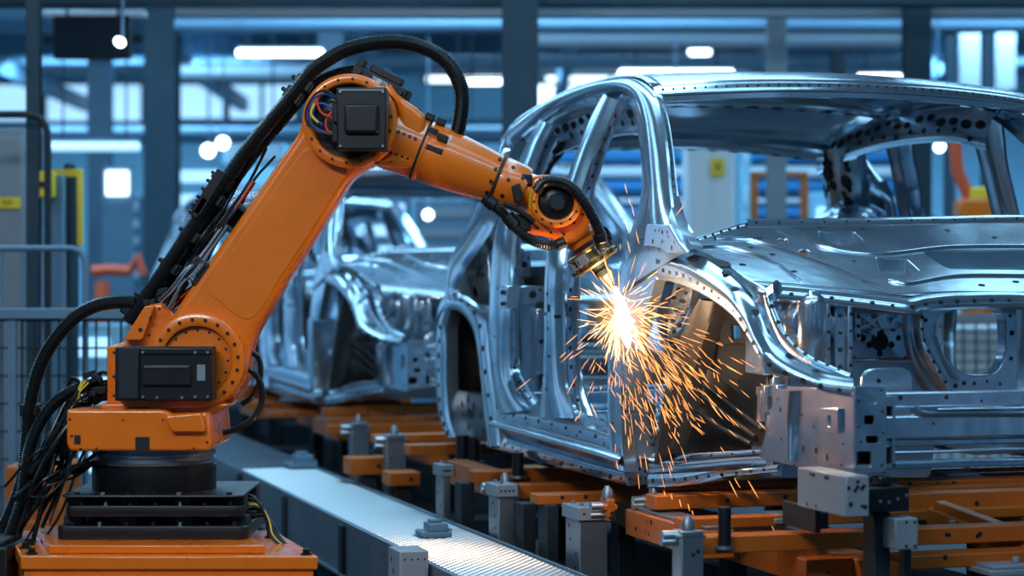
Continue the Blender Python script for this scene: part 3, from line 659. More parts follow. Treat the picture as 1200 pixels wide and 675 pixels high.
# far-side upper rail stiffener with large lightening holes
m_ = MB(); A_ = [p+Vector((0,.05,-.03)) for p in SS([(600,152),(640,128),(680,112),(720,104),(745,112)], .03)]; B_ = [p+Vector((0,.05,-.16)) for p in A_]
loft(m_, A_, B_, (0,1,0), .02, .02, 50, 8, holes=row(.04,.96,16,.35,.014,1.8,.1)+row(.08,.93,12,.7,.010,1.2,.1)); cpart(m_, 'roof_rail_inner', True)
# inner rear pillars: big perforated pressings
m_ = MB()
A_ = [p+Vector((-.05,.12,0)) for p in SS([(612,158),(596,195),(580,230),(566,262),(552,290)], .02)]; B_ = [p+Vector((.42,.02,-.02)) for p in A_]
A_ = [Vector((-2.25,.36,2.36)), Vector((-2.38,.28,2.2)), Vector((-2.5,.2,2.02)), Vector((-2.58,.14,1.85)), Vector((-2.62,.12,1.7))]
B_ = [Vector((-1.90,.34,2.38)), Vector((-2.0,.28,2.2)), Vector((-2.08,.2,2.0)), Vector((-2.05,.14,1.85)), Vector((-1.95,.12,1.7))]
hs = [(random.uniform(.04,.96), random.uniform(.12,.88), random.uniform(.010,.026), random.uniform(.7,1.6)) for _ in range(46)]
loft(m_, A_, B_, (.3,1,0), .05, .06, 34, 10, holes=hs, ridge=.04, p=2.5); cpart(m_, 'rear_pillar_inner', True)
m_ = MB()       # rear parcel pressing between the pillars
grid(m_, [[(-2.3,.08,2.06),(-2.3,.2,2.10),(-2.3,.34,2.08),(-2.3,.42,1.95)], [(-2.05,.08,2.07),(-2.05,.2,2.11),(-2.05,.34,2.08),(-2.05,.42,1.95)], [(-1.90,.08,1.90),(-1.90,.2,1.90),(-1.90,.34,1.90),(-1.90,.42,1.85)]], 12, 16)
for k_ in range(14): m_.disc((-1.925, random.uniform(.1,.4), 1.93+random.random()*.06), (1,0,.5), random.uniform(.010,.018))
cpart(m_, 'rear_shelf', True)
# ---- floor, cross members, tunnel
m_ = MB()
grid(m_, [[(u, v, 1.06+.10*math.exp(-((v-WID/2)/.13)**2)) for v in [WID*j/16*.92+.08 for j in range(17)]] for u in (-2.6,-1.8,-1.0,-.2,.05)], 20, 50)
o = cpart(m_, 'floor_pan'); md = o.modifiers.new('thick', 'SOLIDIFY'); md.thickness = .008
for uu, zt in ((-1.9, .17), (-1.15, .13), (-.6, .12)):
    m_ = MB(); m_.box((uu-.09, .1, 1.06), (uu+.09, WID-.1, 1.06+zt)); m_.box((uu-.06, .12, 1.06+zt), (uu+.05, WID-.12, 1.06+zt+.02))
    for k_ in range(12): m_.disc((uu+.092, .2+k_*.15, 1.06+zt*.5), (1,0,0), random.uniform(.008,.018))
    cpart(m_, 'cross_member', bevel=.008)
for k_, (px, py, w, h, uu, vv) in enumerate(((600,300,.10,.07,-2.0,.6),(622,345,.12,.08,-1.8,.7),(612,310,.07,.12,-2.0,.5),(618,395,.05,.34,-2.0,.62),(632,400,.05,.3,-1.8,.8))):
    c = FR(px, py, uu); m_ = MB(); m_.box((uu-.02, c.y-w/2, c.z-h/2), (uu+.03, c.y+w/2, c.z+h/2)); m_.box((uu-.05, c.y-w/3, 1.08), (uu-.02, c.y+w/3, c.z))
    m_.disc((uu+.032, c.y, c.z), (1,0,0), min(w,h)*.22); m_.disc((uu+.032, c.y+w*.3, c.z+h*.25), (1,0,0), .007); cpart(m_, 'seat_bracket', bevel=.006)
# ---- cowl deck in front of the windshield, with cut-outs
d0 = FR(880, 266, -.05); d1 = FR(890, 334, .52)
dn = (d1-d0); dn = Vector((-(d1.z-d0.z), 0, d1.x-d0.x)).normalized()
def D(px, py): return PL(px, py, d0, dn)
m_ = MB()
out = [D(800,288), D(835,277), D(878,267), D(1210,262), D(1330,270), D(1420,300), D(1380,345), D(1290,352), D(1200,344), D(1120,343), D(1050,346), D(985,340), D(925,334), D(880,330), D(838,306)]
def hole_(pts, r=.02): return list(reversed(rnd([D(*p) for p in pts], r)))
def ell(cx, cy, rx, ry): return [D(cx+rx*math.cos(-2*PI*k/24), cy+ry*math.sin(-2*PI*k/24)) for k in range(24)]
hs = [ell(917,285,7,4), ell(942,298,6.5,4), hole_([(958,273),(1000,273),(1013,285),(985,290),(962,281)]), hole_([(1026,303),(1062,305),(1078,320),(1060,326),(1028,318)]),
      hole_([(1078,295),(1215,294),(1330,300),(1330,316),(1215,318),(1110,317)], .04)]
plate(m_, out, hs, dn, .012, .003)
# dark discs for deck holes, and painted shade below the two cut ovals
for x, y, r in ((889,281,3),(880,292,2.5),(905,300,2.5),(960,268,2.5),(1010,270,2.5),(1110,272,2.5),(1165,280,2.5),(930,320,3),(975,315,2.5),(1015,332,3),(1095,330,3),(1150,336,3),(1190,332,3),(870,312,3),(1000,308,2)): m_.disc(D(x,y)+dn*.0075, dn, r*.0028*1.2, 10, 1, 1.4, (0,1,0))
for cx_, cy_ in ((917,285),(942,298)): m_.disc(D(cx_,cy_)-dn*.03, dn, .032, 16)
cpart(m_, 'cowl_deck')
for hp in ([(958,273),(1000,273),(1013,285),(985,290),(962,281)], [(1026,303),(1062,305),(1078,320),(1060,326),(1028,318)], [(1078,295),(1215,294),(1330,300),(1330,316),(1215,318),(1110,317)]):
    m_ = MB(); top = rnd([D(*p) for p in hp], .02); bot = [p+Vector((0,0,-.13)) for p in top]; n = len(top)
    m_.add(top+bot, [(i, (i+1) % n, n+(i+1) % n, n+i) for i in range(n)]+[tuple(range(n, 2*n))]); cpart(m_, 'deck_recess', smooth=50)
# raised ribs across the deck
for seg in ([(802,292),(845,290),(900,306),(935,330)], [(835,280),(880,283),(955,308),(1010,330),(1040,343)], [(905,268),(960,290),(1030,298),(1110,290),(1215,289)], [(1040,330),(1062,333),(1120,324),(1215,324)]):
    A_ = [D(x,y)+dn*.004 for x, y in seg]; B_ = [D(x+5,y+3.2)+dn*.004 for x, y in seg]; m_ = MB(); loft(m_, A_, B_, dn, .012, .004, 40, 6, p=2); cpart(m_, 'deck_rib')
# rear lip of the deck (lower windshield frame)
m_ = MB(); A_ = [D(878,267), D(960,266), D(1080,264), D(1200,262), D(1330,266)]; A_ = [p+dn*.003 for p in A_]; B_ = [p+Vector((-.03,0,.032)) for p in A_]
loft(m_, A_, B_, (1,0,.4), .003, .01, 40, 5, holes=row(.02,.98,18,.5,.004), p=6); cpart(m_, 'windshield_lower_frame')
m_ = MB(); A_ = [D(806,290), D(835,279), D(868,269), D(880,266)]; B_ = [p+Vector((-.02,0,.02)) for p in A_]; loft(m_, A_, B_, (1,0,.4), .003, .01, 20, 5, holes=row(.05,.95,8,.5,.005)); cpart(m_, 'windshield_lower_frame')
# front roll of the deck
m_ = MB(); fr_ = [(838,306),(862,320),(885,331),(925,335),(985,341),(1040,348),(1062,350),(1080,346),(1120,343),(1200,343),(1290,352),(1380,345)]
A_ = [D(x,y)+dn*.004 for x, y in fr_]; B_ = [p+Vector((.045,0,-.055)) for p in A_]
loft(m_, A_, B_, (1,0,.35), .018, .02, 70, 9, holes=row(.1,.95,24,.7,.005,1.2), p=2.2); cpart(m_, 'deck_front_edge')
# ---- upper fender rail: sweeping box section from pillar to front end
def vrail(px): return 0. if px < 900 else .20*min(1, (px-900)/110.)
def SR(pts, dv=0): 
    out = []
    for x, y in pts: out.append(VP(x, y, vrail(x)+dv))
    return out
lo = [(770,327),(790,331),(810,338),(838,354),(861,373),(878,396),(889,416),(898,429),(920,441),(947,451),(969,460),(1000,466)]
up = [(772,304),(790,308),(805,314),(833,331),(858,351),(875,374),(886,396),(896,413),(914,427),(940,439),(966,449),(1000,453)]
inn = [(798,286),(822,294),(846,306),(870,324),(888,345),(899,366),(909,390),(921,408),(936,420),(955,431),(975,439),(1000,446)]
m_ = MB(); loft(m_, SR(lo), SR(up), OUT, .006, .03, 70, 7, holes=row(.05,.97,20,.5,.006,1.1,.1), p=5)
cpart(m_, 'fender_rail', True)
A_ = SR(up); B_ = [VP(x, y, vrail(x)+.13-.03*i/12) for i, (x, y) in enumerate(inn)]
m_ = MB(); hs = [(.08,.5,.010,1.5),(.13,.7,.014,1.8),(.2,.35,.016,1.6),(.24,.6,.012,1.5),(.33,.75,.030,1.5),(.42,.5,.012,1.4),(.5,.3,.010,1.3),(.56,.6,.013,1.5),(.64,.4,.010,1.2),(.72,.6,.009,1),(.82,.5,.009,1.5),(.9,.4,.009,1)]
loft(m_, A_, B_, (.3,-.25,1), .012, .02, 70, 9, holes=hs, ridge=.010, p=3); cpart(m_, 'fender_rail_top', True)
e0 = SR([(769,297)])[0]; m_ = MB(); c = SR([(771,313)])[0]
m_.box((c.x-.012, c.y-.004, c.z-.045), (c.x+.0, c.y+.10, c.z+.045)); m_.disc((c.x+.02, c.y-.012, c.z+.02), OUT, .01); cpart(m_, 'fender_rail_end', True, .003)
# inner raised flange round the engine bay
fa = [(905,333),(897,340),(895,350),(900,366),(908,386),(917,402),(932,418),(952,430),(975,439),(994,446)]
fb = [(916,334),(908,342),(906,352),(911,366),(919,386),(929,400),(943,413),(960,424),(980,433),(1000,442)]
m_ = MB(); loft(m_, [VP(x,y,.17+.06*max(0,(x-900)/100)) for x, y in fa], [VP(x,y,.20+.06*max(0,(x-900)/100)) for x, y in fb], (.5,-.3,.8), .02, .03, 50, 9, holes=row(.1,.9,9,.5,.006), p=2); cpart(m_, 'engine_bay_flange', True)
# ---- inner wheelhouse of the front wheel
vA = .34
m_ = MB()
lin = [VP(x,y,vA) for x, y in ((800,540),(800,470),(815,410),(838,352),(880,352),(905,400),(925,440),(925,470),(908,520),(900,545))]
plate(m_, rnd(lin, .04), [list(reversed(rnd([VP(x,y,vA) for x, y in ((852,380),(868,382),(870,396),(853,398))], .012)))], OUT, .01, .002)
for (x0,y0,x1,y1) in ((846,365,826,470),(893,375,902,465),(870,402,905,404)):
    a = VP(x0,y0,vA-.012); b = VP(x1,y1,vA-.012); m_.tube([a,b], .008, 8)
for _ in range(12): m_.disc(VP(random.uniform(810,900), random.uniform(400,520), vA-.0065), OUT, random.uniform(.003,.008))
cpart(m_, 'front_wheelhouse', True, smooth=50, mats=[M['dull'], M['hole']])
m_ = MB(); fl = [list(reversed(rnd([VP(x,y,vA-.03) for x, y in ((852,380),(868,382),(870,396),(853,398))], .012)))]
plate(m_, rnd([VP(x,y,vA-.01) for x, y in ((845,374),(872,376),(875,402),(846,404))], .012), fl, OUT, .012, .003); cpart(m_, 'wheelhouse_collar', mats=[M['dull'], M['hole']])
# curved rear liner panel: fan ribs towards the bottom front
m_ = MB()
g = [[VP(770,548,.10), VP(800,540,.22), VP(850,535,.32), VP(900,530,.36)], [VP(785,500,.12), VP(815,485,.22), VP(855,495,.32), VP(898,508,.36)], [VP(800,455,.16), VP(822,462,.24), VP(862,482,.32), VP(896,498,.36)], [VP(812,420,.22), VP(840,440,.28), VP(870,465,.33), VP(896,490,.37)]]
grid(m_, g, 16, 24)
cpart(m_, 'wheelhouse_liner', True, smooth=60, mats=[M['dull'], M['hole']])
for t0 in (((812,442,.18),(850,470,.28),(893,503,.33)), ((806,452,.16),(845,482,.26),(885,512,.32)), ((800,470,.15),(840,498,.25),(880,520,.31))):
    m_ = MB(); m_.tube(cat_rom([VP(x,y,v) for x,y,v in t0], 16), .009, 8); cpart(m_, 'liner_rib', True, mats=[M['dull'], M['hole']])
# diagonal brace between pillar and rail
m_ = MB()
loft(m_, [VP(x,y,.06) for x, y in ((820,350),(806,375),(792,412),(779,460),(770,505),(766,545))], [VP(x,y,.10) for x, y in ((840,354),(832,378),(818,420),(806,460),(796,500),(786,532))], OUT, .012, .05, 40, 8, holes=[(.15,.4,.004),(.35,.5,.006,2),(.5,.3,.005),(.7,.5,.005)], ridge=.012, p=3)
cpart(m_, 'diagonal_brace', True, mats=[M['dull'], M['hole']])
m_ = MB()      # bright perforated vertical panel beside the pillar
loft(m_, [VP(784,328,.12), VP(783,370,.12), VP(781,420,.12)], [VP(812,336,.18), VP(806,370,.18), VP(794,415,.18)], (.2,-1,0), .006, .03, 20, 6, holes=[(.08,.5,.006),(.2,.3,.008,.7),(.22,.7,.010,.6),(.35,.5,.011,.6),(.5,.35,.007),(.55,.75,.007),(.65,.5,.006),(.8,.4,.006),(.1,.8,.005),(.42,.8,.006)])
m_.box((uh-.02, .08, VP(760,450,.1).z), (uh+.0, .40, 1.88)); cpart(m_, 'side_cowl_panel', True)
# ---- lower longitudinal members under the wheelhouse
m_ = MB()
loft(m_, [VP(760,571,.05), VP(800,569,.10), VP(835,563,.15), VP(880,556,.22), VP(912,553,.26)], [VP(760,556,.05), VP(800,554,.10), VP(840,552,.15), VP(880,549,.22), VP(912,544,.26)], OUT, .004, .04, 30, 6, holes=row(.05,.9,10,.5,.006,.8))
loft(m_, [VP(762,556,.09), VP(830,550,.18), VP(900,543,.27)], [VP(762,543,.09), VP(830,538,.18), VP(900,534,.27)], (0,-.7,.6), .010, .04, 30, 8, p=2)
loft(m_, [VP(762,543,.12), VP(830,538,.20), VP(900,532,.28)], [VP(762,532,.12), VP(830,530,.20), VP(900,525,.28)], OUT, .006, .04, 30, 6, holes=row(.05,.9,6,.5,.004))
cpart(m_, 'lower_side_member', True)
for _ in range(16):      # crumpled joint cluster
    m_ = MB()
    c = VP(random.uniform(893,915), random.uniform(455,548), random.uniform(.26,.36)); m_.obox(c, (random.uniform(.01,.03),0,random.uniform(-.01,.01)), (0,.02,0), (random.uniform(-.01,.01),0,random.uniform(.02,.06))); cpart(m_, 'joint_bracket', True, .004)
# ---- front frame rail (box section) and its end plate
vr = .26; a = VP(906,540,vr); b = VP(1000,470,vr)
uf = VP(1002,500,vr).x
m_ = MB(); plate(m_, [VP(905,478,vr), VP(925,452,vr), VP(1002,458,vr), VP(1002,561,vr), VP(950,550,vr), VP(890,537,vr), VP(898,510,vr)], [], OUT, .01, .002)
zt_ = VP(1002,458,vr).z; zb = VP(1002,556,vr).z
m_.box((uf-.75, vr, zt_-.05), (uf, vr+.14, zt_-.02)); m_.box((uf-.75, vr+.13, zb+.02), (uf, vr+.14, zt_-.05)); m_.box((uf-.8, vr+.005, zb+.02), (uf, vr+.14, zb+.03))
for x, y, r, sx in ((941,486,.006,.8),(955,500,.006,.5),(971,487,.012,.45),(943,526,.012,.5),(958,528,.010,.8),(958,540,.005,.5),(971,536,.012,.4),(925,500,.004,1),(917,515,.004,1),(932,545,.004,1),(988,545,.004,1),(990,520,.004,1),(916,480,.008,.6)): m_.disc(VP(x,y,vr)-Vector((0,.0065,0)), OUT, r, 12, 1, sx, (1,0,0))
cpart(m_, 'front_frame_rail', True)
m_ = MB(); loft(m_, [VP(925,458,vr-.004), VP(926,500,vr-.004), VP(931,540,vr-.004)], [VP(938,458,vr-.004), VP(935,500,vr-.004), VP(936,540,vr-.004)], OUT, .03, .0, 24, 9, p=2)
cpart(m_, 'rail_shine_bulge', True)  # bulge shaped to carry the rail's upright bright reflection
m_ = MB(); plate(m_, rnd([VP(x,y,vr-.012) for x, y in ((962,478),(984,478),(984,508),(962,508))], .01), [list(reversed(rnd([VP(x,y,vr-.012) for x, y in ((972,487),(976,487),(976,499),(972,499))], .008)))], OUT, .014, .003); cpart(m_, 'rail_patch', True)
m_ = MB()
pl = rnd([FR(1001,452,uf), FR(1038,452,uf), FR(1038,553,uf), FR(1001,557,uf)], .006)
hs = [list(reversed(rnd([FR(x0,y0,uf), FR(x1,y0,uf), FR(x1,y1,uf), FR(x0,y1,uf)], .006))) for x0,y0,x1,y1 in ((1014,463,1026,473),(1012,487,1023,497),(1014,511,1028,519),(1003,529,1020,547))]
plate(m_, pl, hs, (1,0,0), .012, .002)
for x, y in ((1032,457),(1005,470),(1033,482),(1005,500),(1034,507),(1032,545),(1008,518)): m_.disc(FR(x,y,uf)+Vector((.0075,0,0)), (1,0,0), .004)
o = cpart(m_, 'rail_end_plate', True)
m_ = MB(); p0 = FR(1003,555,uf-.02); p1 = FR(1036,455,uf-.02); m_.box((uf-.12, p0.y, p0.z), (uf-.10, p1.y, p1.z)); m_.box((uf-.11,p0.y,p0.z),(uf-.01,p0.y+.006,p1.z)); m_.box((uf-.11,p1.y-.006,p0.z),(uf-.01,p1.y,p1.z))
cpart(m_, 'rail_end_box', True, mats=[M['dark'], M['hole']])
# ---- front cross beams
def fbeam(x0, y0, y1, u, du, x1=None, name='front_cross_beam', hole_n=0, bevel=.005, ext=None):
    a = FR(x0, y1, u); b = FR(x0, y0, u); m_ = MB(); vend = WID-a.y if ext is None else ext
    m_.box((u-du, a.y, a.z), (u, vend, b.z))
    for k_ in range(hole_n): m_.disc((u+.0015, a.y+(vend-a.y)*(k_+.5)/hole_n+random.uniform(-.02,.02), (a.z+b.z)/2+random.uniform(-.2,.2)*(b.z-a.z)), (1,0,0), random.uniform(.004,.009))
    cpart(m_, name, bevel=bevel); return a, b
fbeam(1038, 460, 478, uf-.06, .05, hole_n=10); fbeam(1036, 488, 515, uf, .09, hole_n=4); fbeam(1036, 516, 524, uf-.02, .05)
m_ = MB(); A_ = [FR(1075,470,uf-.02), FR(1082,482,uf-.01), FR(1130,483,uf-.01), FR(1200,482,uf-.01), FR(1300,482,uf-.01)]; B_ = [FR(1070,484,uf), FR(1080,489,uf), FR(1130,489,uf), FR(1200,489,uf), FR(1300,489,uf)]
loft(m_, A_, B_, (1,0,.6), .015, .02, 40, 8, p=2); cpart(m_, 'beam_step')
fbeam(1030, 543, 551, uf-.10, .10, name='lower_tie_bar'); fbeam(1012, 530, 534, uf-.25, .03, name='lower_tie_bar')
fbeam(1075, 344, 360, .52, .04, name='upper_cross_member', hole_n=14)
# engine bay: white rounded closing plate
ub = uf-.35
m_ = MB(); plate(m_, rnd([FR(1008,490,ub), FR(1008,432,ub), FR(1068,430,ub), FR(1068,492,ub)], .05), [], (1,0,0), .02, .006); m_.disc(FR(1028,446,ub)+Vector((.012,0,0)), (1,0,0), .008)
cpart(m_, 'engine_mount_plate')
# strut tower, ribs, firewall
ut = .55
m_ = MB(); c = FR(950, 380, ut)
m_.lathe((ut, c.y, FR(950,425,ut).z), (ut, c.y, FR(950,340,ut).z), ((0,.05),(.1,.062),(.8,.062),(.9,.058),(1,.03)), 30)
m_.box((ut-.2, c.y-.16, FR(950,440,ut).z), (ut-.05, c.y+.14, FR(950,338,ut).z)); m_.lathe((ut-.05, c.y, c.z+.0), (ut+.02, c.y, c.z), ((0,.10),(.6,.10),(1,.075)), 28)
for _ in range(14): m_.disc((ut-.048, c.y+random.uniform(-.14,.12), c.z+random.uniform(-.1,.1)), (1,0,0), random.uniform(.004,.012))
cpart(m_, 'strut_tower', True, .006)
for (x0, x1, y0, y1, uu) in ((968,974,352,440,.60),(978,990,352,442,.56),(994,1000,350,440,.62),(1002,1010,350,400,.5)):
    a = FR(x0,y1,uu); b = FR(x1,y0,uu); m_ = MB(); m_.box((uu-.12, a.y, a.z), (uu, b.y, b.z))
    for k_ in range(4): m_.disc((uu+.0015, (a.y+b.y)/2, a.z+(b.z-a.z)*(k_+.6)/4.5), (1,0,0), random.uniform(.004,.008))
    cpart(m_, 'firewall_rib', bevel=.006)
uw = .25
m_ = MB(); a = FR(905,440,uw); 
plate(m_, rnd([FR(880,350,uw), FR(1075,352,uw), FR(1080,380,uw), FR(1072,440,uw), FR(1100,470,uw), FR(1090,560,uw), FR(890,560,uw)], .03),
      [list(reversed(rnd([FR(1008,352,uw), FR(1048,354,uw), FR(1050,376,uw), FR(1030,384,uw), FR(1006,372,uw)], .02)))], (1,0,0), .01, .002)
for x, y, r in ((1030,400,.035),(1018,404,.012),(1044,404,.012),(1030,388,.012),(1030,414,.012),(1010,396,.014),(1052,396,.010),(1016,385,.010),(1046,384,.014),(1060,420,.008),(1060,370,.009),(1000,420,.008)): m_.disc(FR(x,y,uw)+Vector((.007,0,0)), (1,0,0), r, 14)
cpart(m_, 'firewall')
m_ = MB()
for x0, y0, x1, y1 in ((1000,382,1070,382),(1000,422,1070,422)): m_.tube([FR(x0,y0,uw+.012), FR(x1,y1,uw+.012)], .008, 8)
m_.tube(cat_rom([FR(1066,360,uw+.02), FR(1068,400,uw+.02), FR(1080,440,uw+.02), FR(1100,470,uw+.02)], 20), .014, 10)
cpart(m_, 'firewall_bead')
# big front opening with rounded corners (radiator frame)
ur = .45
o_ = rnd([FR(1060,352,ur), FR(1215,352,ur), FR(1215,470,ur), FR(1112,470,ur), FR(1072,430,ur), FR(1062,400,ur)], .03)
h_ = rnd([FR(1116,363,ur), FR(1176,362,ur), FR(1178,415,ur), FR(1166,438,ur), FR(1130,440,ur), FR(1101,415,ur), FR(1091,390,ur), FR(1096,372,ur)], .05)
m_ = MB(); plate(m_, o_, [list(reversed(h_)), list(reversed(rnd([FR(1190,363,ur), FR(1208,363,ur), FR(1208,455,ur), FR(1190,455,ur)], .01)))], (1,0,0), .02, .005)
hh = [p+Vector((-.05,0,0)) for p in h_]; n = len(h_); m_.add(h_+hh, [(i, (i+1) % n, n+(i+1) % n, n+i) for i in range(n)])
for x, y, r in ((1090,362,.006),(1083,375,.008),(1078,372,.005),(1128,449,.008),(1140,449,.007),(1118,452,.009),(1155,447,.005),(1182,370,.006),(1184,390,.01),(1183,420,.008),(1070,385,.006),(1076,400,.005),(1150,458,.006),(1170,450,.006)): m_.disc(FR(x,y,ur)+Vector((.0115,0,0)), (1,0,0), r, 10)
cpart(m_, 'radiator_frame')
m_ = MB(); loft(m_, [FR(1070,362,ur+.02), FR(1072,395,ur+.03), FR(1082,425,ur+.05), FR(1108,468,ur+.06)], [FR(1082,358,ur+.02), FR(1082,392,ur+.03), FR(1094,418,ur+.05), FR(1124,468,ur+.06)], (1,0,0), .03, .02, 30, 8, holes=row(.1,.9,8,.5,.005), p=2)
loft(m_, [FR(1094,390,ur+.02), FR(1102,415,ur+.02), FR(1116,440,ur+.03)], [FR(1100,402,ur+.02), FR(1110,425,ur+.02), FR(1128,447,ur+.03)], (1,0,0), .01, .01, 20, 6); cpart(m_, 'radiator_frame_bead')
# dark cast clutter under the deck
m_ = MB()
for _ in range(34):
    c = FR(random.uniform(985,1060), random.uniform(352,385), random.uniform(.3,.45)); m_.obox(c, (.02,random.uniform(-.01,.01),0), (0,random.uniform(.008,.04),random.uniform(-.02,.02)), (0,random.uniform(-.01,.01),random.uniform(.006,.02)))
for k_ in range(4): m_.tube(cat_rom([FR(930+10*k_,344,.42), FR(970+8*k_,354+2*k_,.45), FR(1010,362+3*k_,.4), FR(1050,366+4*k_,.4)], 20), .006, 8)
cpart(m_, 'bracket_cluster', bevel=.003, mats=[M['steel'], M['hole']])
# front sub-pieces under the rail
# copies of the whole body further down the line
for k_, (du, lb) in enumerate(((-5.6, 'second bare steel car body, out of focus behind the robot forearm'), (-11.0, 'third bare steel car body, furthest and most blurred behind the orange arm'))):
    c = copy_tree(car); w = Uv*du; c.location = (H0.x+w.x, H0.y+w.y, 0); c['label'] = lb
# ================================================================== SKID, CONVEYOR, FIXTURES (body frame coordinates, root rotated like the line)
def lthing(name, label, cat, at=(0,0,0), group=None): w = wrd(at); return thing(name, label, cat, w, CAR_ROT, group)
def lbuild(mb, name, m_, t, at=(0,0,0), **kw):
    r = MB(); off = Vector(at); r.v = [p-off for p in mb.v]; r.f = mb.f; r.m = mb.m
    return r.build(name, m_, t, local=True, **kw)
DK = [M['skid'], M['hole']]
at0 = (0,0,0)
def skid(du, label, full=True):
    t = lthing('skid_frame', label, 'skid', (du,0,0), 'orange skids under the car bodies')
    return t
sk = skid(0, 'orange steel skid frame of crossed beams under the front car body')
def bu(x0, y0, x1, y1, u, du, name='cross_beam', nh=0, m_=None, vx=None, top=None):
    a = FR(x0, y1, u); b = FR(x1, y0, u); m = MB(); ve = b.y if vx is None else vx
    m.box((u-du, a.y, a.z), (u, ve, b.z))
    for k in range(nh): m.disc((u+.0015, a.y+(ve-a.y)*random.uniform(.05,.95), a.z+(b.z-a.z)*random.uniform(.2,.8)), (1,0,0), random.uniform(.004,.010))
    o = lbuild(m, name, m_ or DK, sk, bevel=.004)
    if top:
        m = MB(); m.box((u-du+.004, a.y+.004, b.z+.0005), (u-.004, ve-.004, b.z+.008)); lbuild(m, 'top_plate', M['grey'], o, bevel=.002)
    return o, a, b
bu(822,622,1020,650,.95,.10,nh=14,vx=2.2)
bu(800,603,945,621,.62,.08,nh=4,vx=2.2)
bu(768,577,900,598,.20,.10,nh=3,vx=2.2)
bu(770,565,905,576,-.20,.12,nh=2,vx=2.2)
bu(1015,560,1200,574,.1,.10,nh=5,vx=2.3)
bu(1064,575,1184,597,.55,.09,nh=4,vx=2.3)
bu(1062,646,1200,668,1.05,.12,nh=6,vx=2.3)
bu(945,651,1060,677,.85,.08,nh=6)
bu(1010,548,1200,558,-.2,.05,nh=3,vx=2.3)
bu(1075,618,1200,634,.80,.08,vx=2.3)
bu(630,577,726,592,-.55,.10,nh=4,vx=.9)
bu(600,567,650,585,-1.15,.10,nh=3,vx=.9)
bu(556,550,650,567,-1.45,.10,nh=3,vx=.9)
bu(480,520,560,534,-2.6,.12,nh=2,vx=.9)
bu(440,508,540,520,-3.2,.12,nh=2,vx=.9)
def bv(p0, p1, v, dv, zt, zb, name='side_beam', nh=0):
    m = MB(); m.box((p0, v, zb), (p1, v+dv, zt))
    for k in range(nh): m.disc((random.uniform(p0,p1), v-.0015, random.uniform(zb+.02,zt-.02)), (0,-1,0), random.uniform(.004,.010))
    return lbuild(m, name, DK, sk, bevel=.004)
a = VP(735,597,-.02); b = VP(744,630,-.02); e_ = VP(822,620,-.02)
bv(a.x-.02, e_.x, -.02, .12, a.z, b.z, nh=16)
m = MB(); m.box((a.x+.02, .0, a.z+.001), (e_.x-.01, .10, a.z+.012)); lbuild(m, 'top_plate', M['grey'], sk, bevel=.002)
for x in (.15, .3, .5): pass
a2 = VP(524,539,-.12); bv(a2.x, -1.45, -.12, .10, VP(524,539,-.12).z, VP(524,566,-.12).z, nh=6)
bv(-2.9, 1.0, .45, .12, .80, .66, nh=10); bv(-2.9, 1.3, 1.55, .12, .84, .70, nh=10)
# diagonal members on the right
for (x0,y0,x1,y1) in ((1100,598,1215,640),(1090,606,1215,655)):
    a = FR(x0,y0,.6); b = FR(x1,y1,.95); d = (b-a).normalized(); m = MB(); m.obox((a+b)/2, (b-a)/2, Vector((0,0,1)).cross(d)*.03, (0,0,.035)); lbuild(m, 'diagonal_beam', DK, sk, bevel=.004)
# legs / body rests of the skid (so that it carries the body)
for (u, v) in ((-2.45,.45),(-1.5,.45),(-.4,.5),(.9,.5),(-2.4,1.6),(-.4,1.6),(.9,1.6)):
    m = MB(); m.box((u-.05, v+.02, 0), (u+.05, v+.10, .67)); m.box((u-.09, v-.02, 0), (u+.09, v+.14, .03)); lbuild(m, 'skid_leg', M['dark'], sk, bevel=.004)
m = MB(); m.box((-3.2, .35, 0), (1.35, 1.95, .38)); m.box((-3.0, .62, .38), (1.1, 1.5, .56)); lbuild(m, 'skid_drive', M['dark'], sk, bevel=.01)
# second skids further back
for du, lb in ((-5.6, 'orange skid frame under the second, blurred car body'), (-11.0, 'orange skid frame under the third, furthest car body')):
    c = copy_tree(sk); w = wrd((du,0,0)); c.location = w; c['label'] = lb
# pins / posts carrying the body
def pin(px, y0, y1, u, r, label, name='support_pin', m_='black'):
    a = FR(px, y1, u); b = FR(px, y0, u); t = lthing(name, label, 'pin', (a.x, a.y, a.z), 'black support pins')
    m = MB(); m.lathe((0,0,0), (0,0,b.z-a.z), ((0,r),(.94,r),(.95,r*1.1),(1,r*1.05)), 22); m.build('pin_body', M[m_], t, local=True)
    m = MB(); m.lathe((0,0,-.0), (0,0,.010), ((0,r*1.5),(1,r*1.45)), 22); m.build('pin_flange', M['grey'], t, local=True)
    return t
pin(849, 594, 643, .965, .021, 'short black pin standing at the front of the nearest orange beam')
pin(607, 530, 560, -1.4, .025, 'black pin between the sill and the second orange beam')
pin(542, 510, 540, -2.35, .03, 'black pin under the rear wheel arch, left one')
pin(556, 512, 542, -2.3, .03, 'black pin under the rear wheel arch, right one')
pin(957, 600, 622, .7, .04, 'stout black mount behind the grey box under the front rail')
